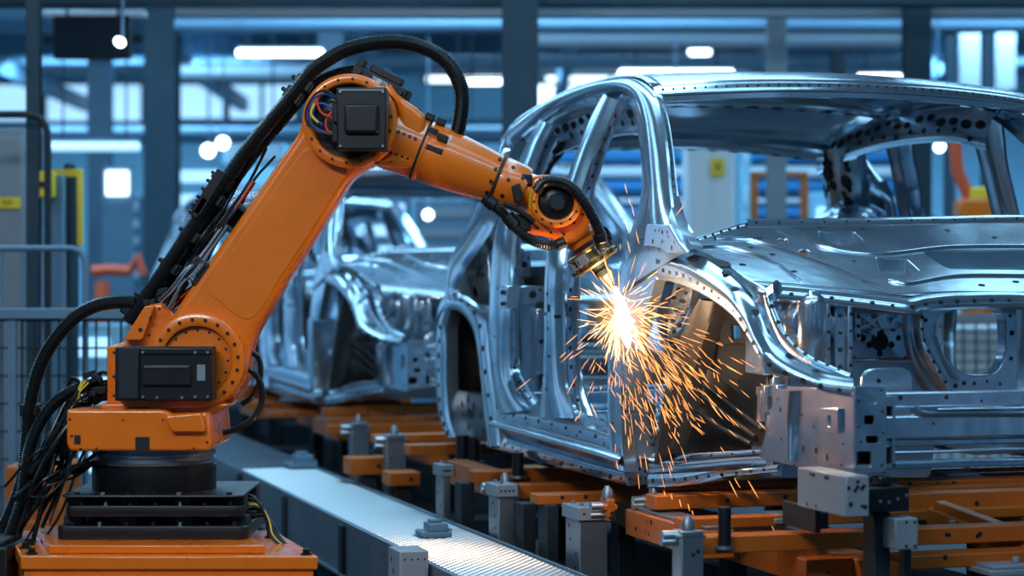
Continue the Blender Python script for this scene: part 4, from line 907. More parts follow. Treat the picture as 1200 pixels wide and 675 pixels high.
# grey box posts between body and conveyor
def boxpost(x0, x1, y0, y1, u, du, label, cap=True, m_='grey', ground=False):
    a = FR(x0, y1, u); b = FR(x1, y0, u); zb = 0 if ground else a.z; t = lthing('support_post', label, 'post', (u-du/2, (a.y+b.y)/2, 0), 'grey box posts beside the conveyor')
    A = (u-du/2, (a.y+b.y)/2, 0)
    m = MB(); m.box((u-du, a.y, 0), (u, b.y, b.z))
    for k in range(5): m.disc((u-du*random.uniform(.2,.8), a.y-.0015, b.z-.03-.05*k), (0,-1,0), .008)
    lbuild(m, 'post_body', [M[m_], M['hole']], t, A, bevel=.004)
    if cap:
        h = .05; m = MB(); m.box((u-du-.01, a.y-.012, b.z), (u+.012, b.y+.012, b.z+h))
        for k in range(4): m.disc((u+.0135, a.y+(b.y-a.y)*(k+.5)/4, b.z+h*.5), (1,0,0), .005)
        lbuild(m, 'post_cap', [M['pale'], M['hole']], t, A, bevel=.003)
        for sx in (.2,.8): m = MB(); m.cyl((u-du*sx, a.y+.02, b.z+h), (u-du*sx, a.y+.02, b.z+h+.012), .008, 10); lbuild(m, 'bolt', M['silver'], t, A)
    return t
boxpost(679,712,609,660,-.15,.16,'tall grey box post with a capped top beside the patterned track')
boxpost(584,603,582,640,-.95,.14,'grey box post, second along the patterned track')
boxpost(519,528,558,610,-1.7,.12,'slim blue grey post, furthest along the patterned track')
boxpost(612,628,590,650,-.75,.10,'plain dark post between the two capped grey posts', False, 'dark')
boxpost(640,655,592,660,-.5,.10,'plain dark post just left of the largest grey post', False, 'dark')
boxpost(540,556,566,620,-1.5,.10,'plain dark post right of the furthest slim post', False, 'dark')
# blue clamp bracket
def bracket(px, py, u, w, h, label, name='clamp_bracket', m_='grey', n=5, tall=.25, d=.08):
    a = FR(px, py, u); t = lthing(name, label, 'clamp', (a.x, a.y, 0), 'steel clamps along the skid'); z = a.z
    m = MB(); m.box((-d/2, -w/2, max(0, z-tall)), (d/2, w/2, z+h)); m.box((-d/2-.02, -w/2-.01, z+h*.2), (d/2, w/2+.01, z+h*.6))
    for k in range(n): m.disc((d/2+.0015, random.uniform(-.35,.35)*w, z-tall*.8*random.random()), (1,0,0), random.uniform(.005,.010))
    m.build('bracket_body', [M[m_], M['hole']], t, local=True, bevel=.004)
    m = MB(); m.cyl((0, -w/2-.05, z+h*.4), (0, -w/2, z+h*.4), .018, 14); m.cyl((d*.1, -w/2-.055, z-h*.2), (d*.1, -w/2, z-h*.2), .012, 14); m.build('clamp_pin', M['silver'], t, local=True)
    m = MB(); m.lathe((0, 0, z+h), (0, 0, z+h+.045), ((0,.022),(.6,.020),(1,.008)), 16); m.build('locating_cone', M['grey'], t, local=True)
    return t
bracket(806, 632, 1.05, .075, .03, 'blue grey clamp bracket with side pins left of the short black pin', tall=.8)
bracket(497, 640, -1.3+.0, .05, .02, 'small clamp bracket on the patterned track', tall=.05) if False else None
bracket(712, 600, .05, .03, .05, 'small orange fitting between sill and largest grey post', m_='skid', tall=.03)
bracket(767, 590, .0, .07, .03, 'small grey block under the hinge pillar base', tall=.06)
bracket(462, 520, -3.2, .10, .05, 'blue grey clamp left of the orange beams behind the track', tall=.7)
bracket(420, 505, -4.4, .10, .05, 'blue grey clamp furthest back along the orange skid', tall=.7)
bracket(592, 572, -1.12, .10, .02, 'grey clamp block on the second orange beam', tall=.06)
# grey mount box below the front rail, with black block and square block
t = lthing('rail_mount', 'grey perforated mount box under the front end of the frame rail', 'mount', wrd and (FR(990,608,1.38).x, FR(990,608,1.38).y, 0))
A = (FR(990,608,1.38).x, FR(990,608,1.38).y, 0)
m = MB(); u1 = 1.42; a = FR(991,607,u1); b = FR(1019,563,u1); m.box((u1-.34, a.y, a.z), (u1, b.y, b.z+.015))
for k in range(9): m.disc((u1+.0015, random.uniform(a.y+.01,b.y-.01), random.uniform(a.z+.02,b.z)), (1,0,0), random.uniform(.004,.008))
for k in range(8): m.disc((u1-random.uniform(.02,.3), a.y-.0015, random.choice((a.z+.015, b.z-.0))), (0,-1,0), .006)
lbuild(m, 'mount_box', [M['pale'], M['hole']], t, A, bevel=.005)
m = MB(); c = FR(990,614,u1); m.box((.88, a.y+.04, .925), (1.13, b.y-.02, a.z)); lbuild(m, 'mount_leg', M['black'], t, A, bevel=.004)
t = lthing('mount_block', 'black mount block right of the grey mount box, below the front beam', 'mount', (1.3, FR(1042,0,1.3).y, 0)); A = (1.3, FR(1042,0,1.3).y, 0)
m = MB(); a = FR(1018,601,1.3); b = FR(1066,570,1.3); m.box((1.2, a.y, a.z), (1.3, b.y, b.z)); m.box((1.22, a.y+.05, b.z), (1.28, a.y+.09, b.z+.03))
for k in range(4): m.disc((1.3015, a.y+.04+.03*k, random.uniform(a.z+.02,b.z-.02)), (1,0,0), .006)
lbuild(m, 'block_body', [M['black'], M['silver']], t, A, bevel=.005)
m = MB(); a = FR(1049,645,1.33); b = FR(1076,607,1.33); m.box((1.22, a.y, a.z), (1.33, b.y, b.z))
for y in (612,640): 
    for x in (1062,1072): m.disc(FR(x,y,1.33)+Vector((.0015,0,0)), (1,0,0), .005)
lbuild(m, 'square_block', [M['pale'], M['hole']], t, A, bevel=.004)
m = MB(); a = FR(1025,670,1.25); b = FR(1050,600,1.25); m.box((1.17, a.y, 0), (1.25, b.y-.02, b.z)); m.box((1.2, FR(1062,0,1.25).y, 0), (1.24, FR(1070,0,1.25).y, FR(0,646,1.25).z)); lbuild(m, 'block_post', M['dark'], t, A, bevel=.003)
# small plates on beams, right
for k, (x, y, u, lb) in enumerate(((1100,617,.75,'pale flat plate stack on the orange beams, right of the square block'), (925,600,.55,'small pale plate on the beam behind the black pin'), (1120,553,-.1,'pale plate on the rearmost beam, right side'), (1175,660,1.1,'blue grey plate on the lowest right beam'))):
    c = FR(x, y, u); t = lthing('shim_plate', lb, 'plate', (c.x, c.y, c.z), None); m = MB(); m.box((-.08,-.09,-.03), (.08,.09,-.012)); m.box((-.06,-.07,-.012), (.06,.07,.0)); m.cyl((0,.05,0),(0,.05,.02),.012,12); m.build('plate_stack', M['pale'], t, local=True, bevel=.003)
# ---------------------------------------------------------------- patterned conveyor track
zt = .68; vL = -.70; vR = -.27
track = lthing('conveyor_track', 'long grey conveyor track with a studded top running into the distance', 'conveyor')
m = MB(); m.box((-12, vL, zt-.02), (1.8, vR, zt)); lbuild(m, 'track_top', M['track'], track)
m = MB()
m.box((-12, vL-.012, zt-.22), (1.8, vL, zt+.006)); m.box((-12, vL-.03, zt-.235), (1.8, vL+.03, zt-.221)); m.box((-12, vR, zt-.20), (1.8, vR+.012, zt+.006))
for k in range(24): m.disc((-5+k*.27, vL-.0135, zt-.05), (0,-1,0), .008, 8)
lbuild(m, 'side_plate', [M['grey'], M['hole']], track, bevel=.002)
m = MB(); rp = random.Random(3)
for i in range(0, 250):
    u = -4.4+i*.024
    for j in range(12):
        v = vL+.025+j*.034+(.017 if i % 2 else 0)
        if v > vR-.02: continue
        m.add([(u-.006,v-.009,zt),(u+.006,v-.009,zt),(u+.006,v+.009,zt),(u-.006,v+.009,zt),(u-.003,v-.004,zt+.006),(u+.003,v-.004,zt+.006),(u+.003,v+.004,zt+.006),(u-.003,v+.004,zt+.006)], [(4,5,6,7),(0,1,5,4),(1,2,6,5),(2,3,7,6),(3,0,4,7)])
o = lbuild(m, 'studs', M['silver'], track, smooth=0); o['kind'] = 'stuff'
for k in range(9):
    u = -9.5+k*1.3; m = MB(); m.box((u-.05, vL+.02, 0), (u+.05, vL+.07, zt-.22)); m.box((u-.05, vR-.07, 0), (u+.05, vR-.02, zt-.20)); m.box((u-.04, vL+.07, .2), (u+.04, vR-.07, .26)); m.box((u-.035, vL-.028, zt-.225), (u+.035, vL-.0125, zt-.01)); lbuild(m, 'track_leg', M['dark'], track, bevel=.003)
# end housing on the track, near
t = lthing('sensor_housing', 'square grey post housing fixed to the near side of the track', 'housing', (.05, vL-.10, 0)); A = (.05, vL-.10, 0)
c = VP(478,640,vL-.06); m = MB(); m.box((c.x-.02, vL-.13, 0), (c.x+.15, vL-.02, c.z-.0))
for k in range(5): m.disc((c.x+.03+.03*(k % 2), vL-.1315, c.z-.04-.04*k), (0,-1,0), .007, 10, 1, 1.6, (0,0,1))
for k in range(4): m.disc((c.x+.1515, vL-.11+.025*k, c.z-.03), (1,0,0), .004)
lbuild(m, 'housing_body', [M['pale'], M['hole']], t, A, bevel=.004)
def deckbox(px, py, v, lb, s=1.):
    c = ZP(px, py, zt+.007); t = lthing('track_clamp', lb, 'clamp', (c.x, c.y, zt+.007)); m = MB(); m.box((-.07*s,-.06*s,0),(.07*s,.06*s,.022*s)); m.build('clamp_base', M['bluegrey'], t, local=True, bevel=.004)
    m = MB(); m.box((-.05*s,-.03*s,.022*s),(.05*s,.05*s,.055*s)); m.box((-.02*s,-.02*s,.055*s),(.02*s,.03*s,.07*s)); m.build('clamp_block', M['bluegrey'], t, local=True, bevel=.004)
    for y in (-.045,.055): m = MB(); m.cyl((.055*s,y*s,.022*s),(.055*s,y*s,.035*s),.008*s,8); m.build('bolt', M['silver'], t, local=True)
    return t
deckbox(508, 628, 0, 'blue grey clamp block on the near left edge of the track'); deckbox(352, 548, 0, 'blue grey clamp block far along the track, out of focus', 1.3)
c = lthing('conveyor_rail', 'low round rail running along the floor side of the track', 'rail'); m = MB(); m.cyl((-12, -1.02, .42), (1.5, -1.02, .42), .03, 14); lbuild(m, 'rail_tube', M['grey'], c)
for k in range(8): m = MB(); m.box((-9+k*1.4-.02, -1.04, 0), (-9+k*1.4+.02, -1.0, .40)); lbuild(m, 'rail_foot', M['dark'], c)
# second, parallel low conveyor under the line (further right, seen dark)
c = lthing('conveyor_track', 'second low conveyor beam under the skids, mostly in shadow', 'conveyor'); m = MB(); m.box((-12, -.12, .34), (1.0, .25, .42)); lbuild(m, 'track_top', M['dark'], c, bevel=.004)
for k in range(8): m = MB(); m.box((-9+k*1.3-.04, .0, 0), (-9+k*1.3+.04, .15, .34)); lbuild(m, 'track_leg', M['dark'], c)
# loose orange/dark fixtures behind the track
rp = random.Random(5); n = 0
for (px, py, u, w, h, mm, lb) in ((430,545,-3.4,.22,.09,'skid','orange block low behind the track, left of the slim post'), (470,560,-3.0,.16,.07,'skid','orange block lower behind the track, nearest the slim post')):
    c = FR(px, py, u); t = lthing('fixture_block', lb, 'fixture', (c.x, c.y, 0)); m = MB(); m.box((-.08,-w/2,c.z-h/2),(.08,w/2,c.z+h/2)); m.disc((.0815,w*.2,c.z),(1,0,0),.012); m.build('fixture_body', [M[mm], M['hole']], t, local=True, bevel=.006)
    m = MB(); m.box((-.04,-.04,0),(.04,.04,c.z-h/2)); m.box((-.07,-.07,0),(.07,.07,.02)); m.build('fixture_post', M['dark'], t, local=True, bevel=.004)
# ================================================================== WELDING ROBOT
YR = 7.2
def R(px, py, dy=0.): return P(px, py, YR)+Vector((0, dy, 0))
OM = [M['orange'], M['hole']]
YA = (0, -1, 0)
# ---- pedestal cabinet, turned with the line
pr = thing('pedestal_cabinet', 'orange steel pedestal cabinet under the robot, bottom left', 'pedestal', (0,0,0), 0)
zc = .82; yf = (312.5)/F; fl = P(42, 650, (EZ-zc)*F/312.5); frr = P(374, 650, (EZ-zc)*F/312.5)
rc = thing('x', 'x', 'x'); bpy.data.objects.remove(rc); bpy.data.objects.remove(pr)
PW = frr.x-fl.x+.04; pd = .72
pr = thing('pedestal_cabinet', 'orange steel pedestal cabinet under the robot, bottom left', 'pedestal', (frr.x, frr.y-.04, 0), math.radians(17.35)*0)
sk_ = math.tan(TH)    # its right side follows the line
def PB(x0, x1, y0, y1, z0, z1, mb=None):
    mb = mb or MB(); f = lambda x, y, z: (x-y*sk_, y, z)
    return mb.add([f(x0,y0,z0),f(x1,y0,z0),f(x1,y1,z0),f(x0,y1,z0),f(x0,y0,z1),f(x1,y0,z1),f(x1,y1,z1),f(x0,y1,z1)], [(0,3,2,1),(4,5,6,7),(0,1,5,4),(1,2,6,5),(2,3,7,6),(3,0,4,7)])
PB(-PW, 0, 0, pd, zc-.045, zc).build('cabinet_top', OM, pr, local=True, bevel=.005)
PB(-PW+.012, -.012, .012, pd-.01, .03, zc-.0455).build('cabinet_body', OM, pr, local=True, bevel=.004)
PB(-PW+.03, -.03, -.006, .0115, .10, zc-.065).build('cabinet_door', OM, pr, local=True, bevel=.004)
m = MB()
for x, z in ((-.16,zc-.08),(-.12,zc-.085),(-.10,zc-.078),(-.15,zc-.10)): m.disc((x,-.0075,z), (0,-1,0), .01, 9, 0)
m.build('chipped_marks', M['hole'], pr, local=True)
PB(-PW+.10, -.16, .06, pd-.10, zc+.0005, zc+.028).build('raised_plate', OM, pr, local=True, bevel=.004)
for x, y in ((-.03,.04),(-.06,.5),(-PW+.04,.05),(-PW+.05,.3),(-PW+.03,.2)):
    m = MB(); m.cyl((x-y*sk_,y,zc),(x-y*sk_,y,zc+.02),.012,8); m.cyl((x-y*sk_,y,zc),(x-y*sk_,y,zc+.006),.02,12); m.build('bolt', M['black'], pr, local=True)
# ---- robot
rob = thing('welding_robot', 'large orange six axis welding robot arm with black hoses, on the orange pedestal', 'robot', (R(182,0).x, YR, zc+.028))
def rp_(mb, name, mats=OM, parent=None, bevel=0., **kw): return mb.build(name, mats, parent or rob, bevel=bevel, **kw)
def rp_each(mb, name, mats=OM, parent=None, **kw):
    for g in islands(mb): rp_(g, name, mats, parent, **kw)
def zz(py): return R(0, py).z
# black riser plates
zr0 = zc+.0285
tops = [(zr0, zr0+.045, 86, 302, .27), (zr0+.075, zr0+.112, 94, 296, .25), (zr0+.145, zz(573), 90, 296, .26)]
for i, (z0, z1, x0, x1, hd) in enumerate(tops):
    m = MB(); X0 = R(x0,0).x; X1 = R(x1,0).x; plate(m, rnd([(X0,YR-hd,(z0+z1)/2),(X1,YR-hd,(z0+z1)/2),(X1,YR+hd,(z0+z1)/2),(X0,YR+hd,(z0+z1)/2)], .03), [], (0,0,1), z1-z0, .004)
    o = rp_(m, 'riser_plate', M['black'])
    for k in range(7):
        x = X0+.05+(X1-X0-.1)*k/6; m = MB(); m.cyl((x, YR-hd+.03, z1), (x, YR-hd+.03, z1+.012), .009, 6); rp_(m, 'bolt', M['silver' if k % 3 == 1 else 'black'], o)
for (z0, z1, x0, x1) in ((tops[0][1], tops[1][0], 100, 290), (tops[1][1], tops[2][0], 104, 286)):
    for k in range(4):
        x = R(x0+(x1-x0)*k/3., 0).x; 
        for y0_ in (-.21, .12): m = MB(); m.box((x-.03, YR+y0_, z0), (x+.03, YR+y0_+.09, z1)); rp_(m, 'riser_spacer', M['dark'], bevel=.003)
    m = MB(); m.box((R(x0+20,0).x, YR-.10, z0), (R(x1-20,0).x, YR+.10, z1)); rp_(m, 'riser_core', M['black'])
cx = R(181,0).x
m = MB(); m.lathe((cx,YR,zz(574)), (cx,YR,zz(541)), ((0,.213),(.05,.216),(.9,.216),(.92,.205),(1,.205)), 56); rp_(m, 'base_cylinder', M['black'])
m = MB(); m.lathe((cx,YR,zz(541)), (cx,YR,zz(522)), ((0,.210),(.2,.214),(.25,.206),(.45,.206),(.5,.214),(.7,.214),(.72,.206),(1,.206)), 56); rp_(m, 'bearing_ring', M['grey'])
# turntable housing: stepped orange casting
def RP(pts, y0, thick, bev=.008, mb=None, holes=(), r=.012):
    """outline in the arm's plane, extruded in depth; y0 = near face offset"""
    mb = mb or MB(); yc = y0+thick/2; plate(mb, rnd([R(x,y,yc) for x, y in pts], r), [[h+Vector((0,yc,0)) for h in hh] for hh in holes], (0,-1,0), thick, bev, res=2, ex=(1,0,0)); return mb
m = RP([(96,475),(206,475),(214,480),(256,478),(260,512),(258,522),(100,522),(96,515)], -.25, .50, .010); o = rp_(m, 'turntable')
m = RP([(208,482),(250,478),(254,500),(216,500)], -.275, .03, .006); rp_(m, 'turntable_boss', OM, o)
m = MB()
for x, y, r in ((100,486,.005),(102,505,.005),(112,520,.005),(160,487,.004),(205,487,.004),(255,512,.005),(240,519,.004),(130,519,.004)): m.disc(R(x,y,-.2515), YA, r, 8, 0)
for x0, y0, x1, y1 in ((105,504,112,514),(174,506,190,521)): 
    a = R(x0,y1,-.2525); b = R(x1,y0,-.2505); m.box((a.x,a.y,a.z),(b.x,b.y,b.z),0)
rp_each(m, 'turntable_socket', M['hole'], o)
# shoulder casting behind the joint
m = RP([(128,470),(132,405),(150,400),(176,356),(196,354),(215,375),(280,400),(288,440),(276,470),(262,480),(140,480)], -.05, .26, .012); o = rp_(m, 'shoulder_casting')
m = RP([(132,405),(152,403),(152,471),(132,471)], -.10, .05, .004); rp_(m, 'shoulder_bracket', OM, o)
m = RP([(180,458),(217,458),(214,476),(184,476)], -.20, .15, .006); rp_(m, 'shoulder_bracket', OM, o)
m = RP([(150,398),(175,358),(186,358),(172,398)], -.09, .04, .004); rp_(m, 'shoulder_rib', OM, o)
m = RP([(128,470),(280,470),(262,482),(130,482)], -.16, .12, .006); rp_(m, 'shoulder_bracket', OM, o)
m = MB()
for x, y, r in ((170,386,.008),(182,372,.006),(180,392,.006),(163,403,.007),(192,362,.005),(140,412,.005),(140,440,.006),(140,462,.005),(148,468,.004)): m.disc(R(x,y,-.1015 if x<152 else -.0915), YA, r, 8, 0)
rp_each(m, 'bolt_hole', M['hole'], o)
# lower arm: one tapered casting with round ends
L0 = Vector((239,420)); L1 = Vector((414,147))
arm = [(190,448),(186,425),(188,404),(198,388),(212,362),(232,333),(262,290),(300,236),(330,192),(350,163),(357,148),(362,124),(374,107),(392,96),(414,93),(438,97),(456,110),(466,128),(469,150),(464,172),(452,188),(434,197),(424,203),(412,214),(396,240),(372,278),(342,325),(316,368),(302,394),(296,418),(292,440),(282,458),(266,470),(248,474),(226,473),(206,465)]
def circ2(cx, cy, r, n=32): c = P(cx, cy, YR); return [c+Vector((r*math.cos(-2*PI*k/n),0,r*math.sin(-2*PI*k/n))) for k in range(n)]
def armplate(pts, y0, th, bev, holes=(), smooth_n=120):
    P3 = cat_rom([R(x,y,0) for x, y in pts], smooth_n, True); mb = MB(); yc = y0+th/2
    plate(mb, [p+Vector((0,yc,0)) for p in P3], [[h+Vector((0,yc,0)) for h in hh] for hh in holes], (0,-1,0), th, bev, res=4, ex=(1,0,0)); return mb
m = armplate(arm, -.115, .20, .028); larm = rp_(m, 'lower_arm', smooth=50)
# raised web panel edges on the arm
web = [(300,262),(340,205),(366,176),(392,196),(412,200),(396,226),(364,278),(330,330),(306,368),(288,372),(262,352),(252,336)]
m = armplate([(x*1.0, y*1.0) for x, y in web], -.118, .006, .0025, smooth_n=90); rp_(m, 'arm_web', OM, larm, smooth=60)
def ring(cx, cy, r0, r1, y0, y1, name, mats, parent, n=56, prof=None):
    c = R(cx, cy, 0); m = MB(); pts = []; k0 = len(m.v)
    pr_ = prof or [(r0,y1),(r0,y0),((r0*.8+r1*.2),y0-.006),((r0*.3+r1*.7),y0-.006),(r1,y0),(r1,y1)]
    for r, y in pr_:
        for k in range(n): a_ = 2*PI*k/n; m.v.append(c+Vector((r*math.cos(a_), y, r*math.sin(a_))))
    for i in range(len(pr_)-1):
        for k in range(n): m.f.append((i*n+k, i*n+(k+1) % n, (i+1)*n+(k+1) % n, (i+1)*n+k)); m.m.append(0)
    return rp_(m, name, mats, parent, smooth=50)
# shoulder disc
ring(239,421,.120,.164,-.165,-.10,'shoulder_ring',OM,larm)
m = MB(); c = R(239,421,0); m.lathe(c+Vector((0,-.10,0)), c+Vector((0,-.145,0)), ((0,.122),(.8,.122),(1,.116)), 48)
for k in range(16): a_ = 2*PI*k/16; m.disc(c+Vector((.105*math.cos(a_),-.1465,.105*math.sin(a_))), YA, .005, 8)
rp_(m, 'shoulder_cover', OM, larm, smooth=50)
m = MB(); 
for k in range(20): a_ = 2*PI*k/20+.1; m.cyl(c+Vector((.143*math.cos(a_),-.171,.143*math.sin(a_))), c+Vector((.143*math.cos(a_),-.176,.143*math.sin(a_))), .006, 8)
rp_each(m, 'ring_bolt', M['black'], larm)
# shoulder motor
def box3(x0, y0, x1, y1, d0, d1, mb=None):
    a = R(x0, y1, d0); b = R(x1, y0, d0); mb = mb or MB(); return mb.box((a.x, YR+d0, a.z), (b.x, YR+d1, b.z))
m = box3(152,404,262,465,-.27,-.17); mo = rp_(m, 'shoulder_motor', M['black'], bevel=.006)
m = box3(183,424,238,447,-.283,-.27); rp_(m, 'motor_panel', M['black'], mo, bevel=.003)
m = box3(186,425,236,427,-.2875,-.2835); rp_(m, 'panel_trim', M['grey'], mo)
m = box3(245,424,254,442,-.274,-.27); o = rp_(m, 'rating_plate', M['pale'], mo)
m = box3(156,404,180,463,-.285,-.27); rp_(m, 'motor_connector', M['dark'], mo, bevel=.005)
m = box3(180,406,262,412,-.276,-.27); rp_(m, 'motor_lid', M['black'], mo, bevel=.002)
m = MB()
for x, y in ((243,410),(257,410),(243,460),(257,460),(184,460),(184,410),(200,461),(228,461)): m.cyl(R(x,y,-.27), R(x,y,-.279), .005, 8)
rp_each(m, 'motor_bolt', M['silver'], mo)
m = RP([(152,465),(262,465),(250,474),(160,474)], -.20, .10, .004); rp_(m, 'motor_bracket', OM, mo)
# elbow joint
ring(414,146,.128,.162,-.165,-.10,'elbow_ring',OM,larm)
m = MB(); c = R(414,146,0)
for k in range(18): a_ = 2*PI*k/18+.1; m.cyl(c+Vector((.144*math.cos(a_),-.171,.144*math.sin(a_))), c+Vector((.144*math.cos(a_),-.175,.144*math.sin(a_))), .005, 8)
rp_each(m, 'ring_bolt', M['black'], larm)
m = MB(); m.lathe(c+Vector((0,-.095,0)), c+Vector((0,-.125,0)), ((0,.129),(1,.126)), 48); rp_(m, 'elbow_recess', M['dark'], larm)
m = MB(); m.lathe(c+Vector((0,-.125,0)), c+Vector((0,-.16,0)), ((0,.10),(.8,.10),(1,.08)), 40); rp_(m, 'elbow_gear', M['black'], larm)
m = box3(403,112,459,182,-.30,-.16); em = rp_(m, 'elbow_motor', M['black'], bevel=.006)
m = box3(412,131,450,164,-.322,-.30); rp_(m, 'motor_cover', M['black'], em, bevel=.010, segs=3)
m = box3(406,114,456,116,-.303,-.30); rp_(m, 'motor_edge', M['grey'], em)
for x, y in ((407,117),(455,117),(407,178),(455,178)): m = MB(); m.cyl(R(x,y,-.30), R(x,y,-.306), .004, 8); rp_(m, 'bolt', M['silver'], em)
m = box3(396,128,404,172,-.24,-.17); m.add(*[[],[]]) if False else None; rp_(m, 'motor_socket', M['dark'], em, bevel=.004)
m = box3(398,136,408,150,-.26,-.24); rp_(m, 'motor_socket', M['black'], em, bevel=.003)
# wires around the elbow
for k, (mm, pts) in enumerate((('wblue', [(405,127),(392,118),(380,118),(372,124),(368,136),(369,148),(378,156),(390,160),(400,158)]), ('red', [(404,133),(394,138),(388,148),(390,158),(398,162)]), ('wblue', [(404,140),(386,128),(376,130),(374,142),(384,152)]), ('red', [(402,145),(386,140),(380,132),(378,122)]), ('rubber', [(404,125),(390,114),(378,116),(368,130),(366,146),(376,158),(398,164)]), ('wgreen', [(380,150),(372,140),(376,128)]))):
    m = MB(); m.tube(cat_rom([R(x,y,-.195-.006*k) for x, y in pts], 40), .0042, 8); rp_(m, 'cable', M[mm])
# forearm
E0 = Vector((455,160)); AX = math.radians(21.5); ad = Vector((math.cos(AX), math.sin(AX)))   # pixel axis, y down
def FA(s, dy=0.): return R(E0.x+ad.x*s, E0.y+ad.y*s, dy)
k3 = YR/F
def falathe(s0, s1, prof, name, mats=OM, parent=None, n=48):
    m = MB(); m.lathe(FA(s0), FA(s1), [(t, r*k3) for t, r in prof], n); return rp_(m, name, mats, parent, smooth=40)
m = armplate([(452,100),(474,118),(492,131),(500,144),(494,176),(486,196),(468,198),(440,194),(455,186),(466,170),(470,150),(466,126)], -.10, .22, .02, smooth_n=60)
fa = rp_(m, 'elbow_housing', smooth=50)
falathe(5, 40, ((0,38),(.6,37),(1,36.5)), 'elbow_collar', parent=fa)
m = MB(); m.lathe(FA(30), FA(172), [(0,36.5*k3),(.12,36.5*k3),(.125,35.6*k3),(.16,35.6*k3),(.165,36*k3),(.30,35.5*k3),(.62,31*k3),(.70,29.5*k3),(.74,29*k3),(.75,27.6*k3),(1,26.4*k3)], 56)
fore = rp_(m, 'forearm', smooth=35)
falathe(41, 43.5, ((0,37.3),(1,37.3)), 'forearm_seam', M['hole'], fore); falathe(136, 139, ((0,30.5),(1,30.3)), 'forearm_seam', M['dark'], fore)
falathe(139, 172, ((0,28.8),(.05,29.4),(.8,28),(.95,27),(1,24)), 'forearm_end', OM, fore)
m = MB()        # flat side cover and bolts on the forearm
for s_, ang in [(12+i*7, a) for i in range(4) for a in (-.5,.2,.9)]+[(132,a) for a in (-.7,-.2,.3,.8)]+[(150,a) for a in (-.6,.1,.7)]+[(165,a) for a in (-.4,.4)]:
    r = (36.7 if s_ < 50 else 30.5 if s_ < 136 else 28.8)*k3; a_ = ang
    nrm = Vector((-math.sin(-AX)*-1*math.sin(a_)*-1, -math.cos(a_), 0)); perp = Vector((math.sin(AX), 0, math.cos(AX)))
    nr = Vector((0,-1,0))*math.cos(a_)+perp*math.sin(a_); c = FA(s_)+nr*r; m.cyl(c-nr*.004, c+nr*.004, .0065, 8)
rp_each(m, 'forearm_bolt', M['black'], fore)
m = MB(); A_ = []; perp = Vector((math.sin(AX), 0, math.cos(AX)))
for s_, dz, w, h in ((58,.012,.030,.010),(62,.06,.02,.012),(48,.07,.02,.01)):
    c = FA(s_, -.105)+perp*dz; m.obox(c, Vector((math.cos(AX),0,-math.sin(AX)))*w, (0,.006,0), perp*h)
rp_each(m, 'forearm_mark', M['hole'], fore, bevel=.004)
m = MB()         # cable clamps on the forearm top
for s_, r in ((20,40),(38,40),(52,39.5)): c = FA(s_)+perp*(r*k3-.004)+Vector((0,-.03,0)); m.obox(c, Vector((math.cos(AX),0,-math.sin(AX)))*.016, (0,.02,0), perp*.012)
rp_each(m, 'forearm_clamp', M['black'], fore, bevel=.003)
# black valve unit on top of the elbow
va = math.radians(27); vd = Vector((math.cos(va),0,-math.sin(va))); vn = Vector((math.sin(va),0,math.cos(va)))
c = R(446,98,0); m = MB(); m.obox(c, vd*.105, (0,.06,0), vn*.020); m.obox(c-vn*.03+vd*.02, vd*.06, (0,.04,0), vn*.022)
vu = rp_(m, 'valve_unit', M['black'], bevel=.005)
m = MB(); m.obox(c+vn*.034+vd*.01, vd*.062, (0,.045,0), vn*.014); rp_(m, 'valve_block', M['black'], vu, bevel=.004)
for k in range(5): m = MB(); m.cyl(c+vd*(-.08+.04*k)+Vector((0,-.06,0)), c+vd*(-.08+.04*k)+Vector((0,-.075,0)), .010, 10); rp_(m, 'valve_port', M['silver' if k == 2 else 'dark'], vu)
m = MB(); m.obox(c-vd*.09+vn*.03, vd*.012, (0,.05,0), vn*.02); m.obox(c+vd*.10-vn*.01, vd*.014, (0,.05,0), vn*.03); rp_each(m, 'valve_bracket', M['dark'], vu, bevel=.003)
m = MB(); m.obox(c-vn*.002+Vector((0,-.061,0)), vd*.03, (0,.003,0), vn*.012); rp_(m, 'rating_plate', M['pale'], vu)
# wrist
m = armplate([(613,268),(618,240),(622,214),(632,206),(652,208),(672,222),(684,240),(690,258),(690,272),(676,284),(662,286),(640,278),(622,274)], -.07, .15, .018, smooth_n=90); wr = rp_(m, 'wrist_housing', smooth=50)
falathe(158, 188, ((0,19),(.5,22),(1,22)), 'wrist_shaft', OM, wr, 36)
ring(651,238,.062,.090,-.105,-.06,'wrist_ring',OM,wr)
m = MB(); c = R(651,238); m.lathe(c+Vector((0,-.06,0)), c+Vector((0,-.098,0)), ((0,.063),(.8,.062),(1,.055)), 40); rp_(m, 'wrist_cap', M['black'], wr, smooth=50)
m = MB(); m.lathe(c+Vector((.003,-.098,0)), c+Vector((.003,-.112,0)), ((0,.032),(.7,.031),(1,.026)), 8); rp_(m, 'wrist_cap_nut', M['dark'], wr)
m = MB()
for k in range(14): a_ = 2*PI*k/14; m.cyl(c+Vector((.077*math.cos(a_),-.111,.077*math.sin(a_))), c+Vector((.077*math.cos(a_),-.114,.077*math.sin(a_))), .0045, 8)
for x, y in ((620,262),(630,268),(645,273),(660,275),(672,262),(682,252)): m.cyl(R(x,y,-.07), R(x,y,-.074), .005, 8)
rp_each(m, 'wrist_bolt', M['black'], wr)
m = MB(); 
for i in range(14):
    a0 = math.radians(120+80*i/13)
    p = c+Vector((.090*math.cos(a0),-.10,.090*math.sin(a0)));  m.v.append(p+Vector((.006*math.cos(a0),0,.006*math.sin(a0)))); m.v.append(p+Vector((-.014*math.cos(a0),-.013,-.014*math.sin(a0))))
for i in range(13): m.f.append((2*i,2*i+2,2*i+3,2*i+1)); m.m.append(0)
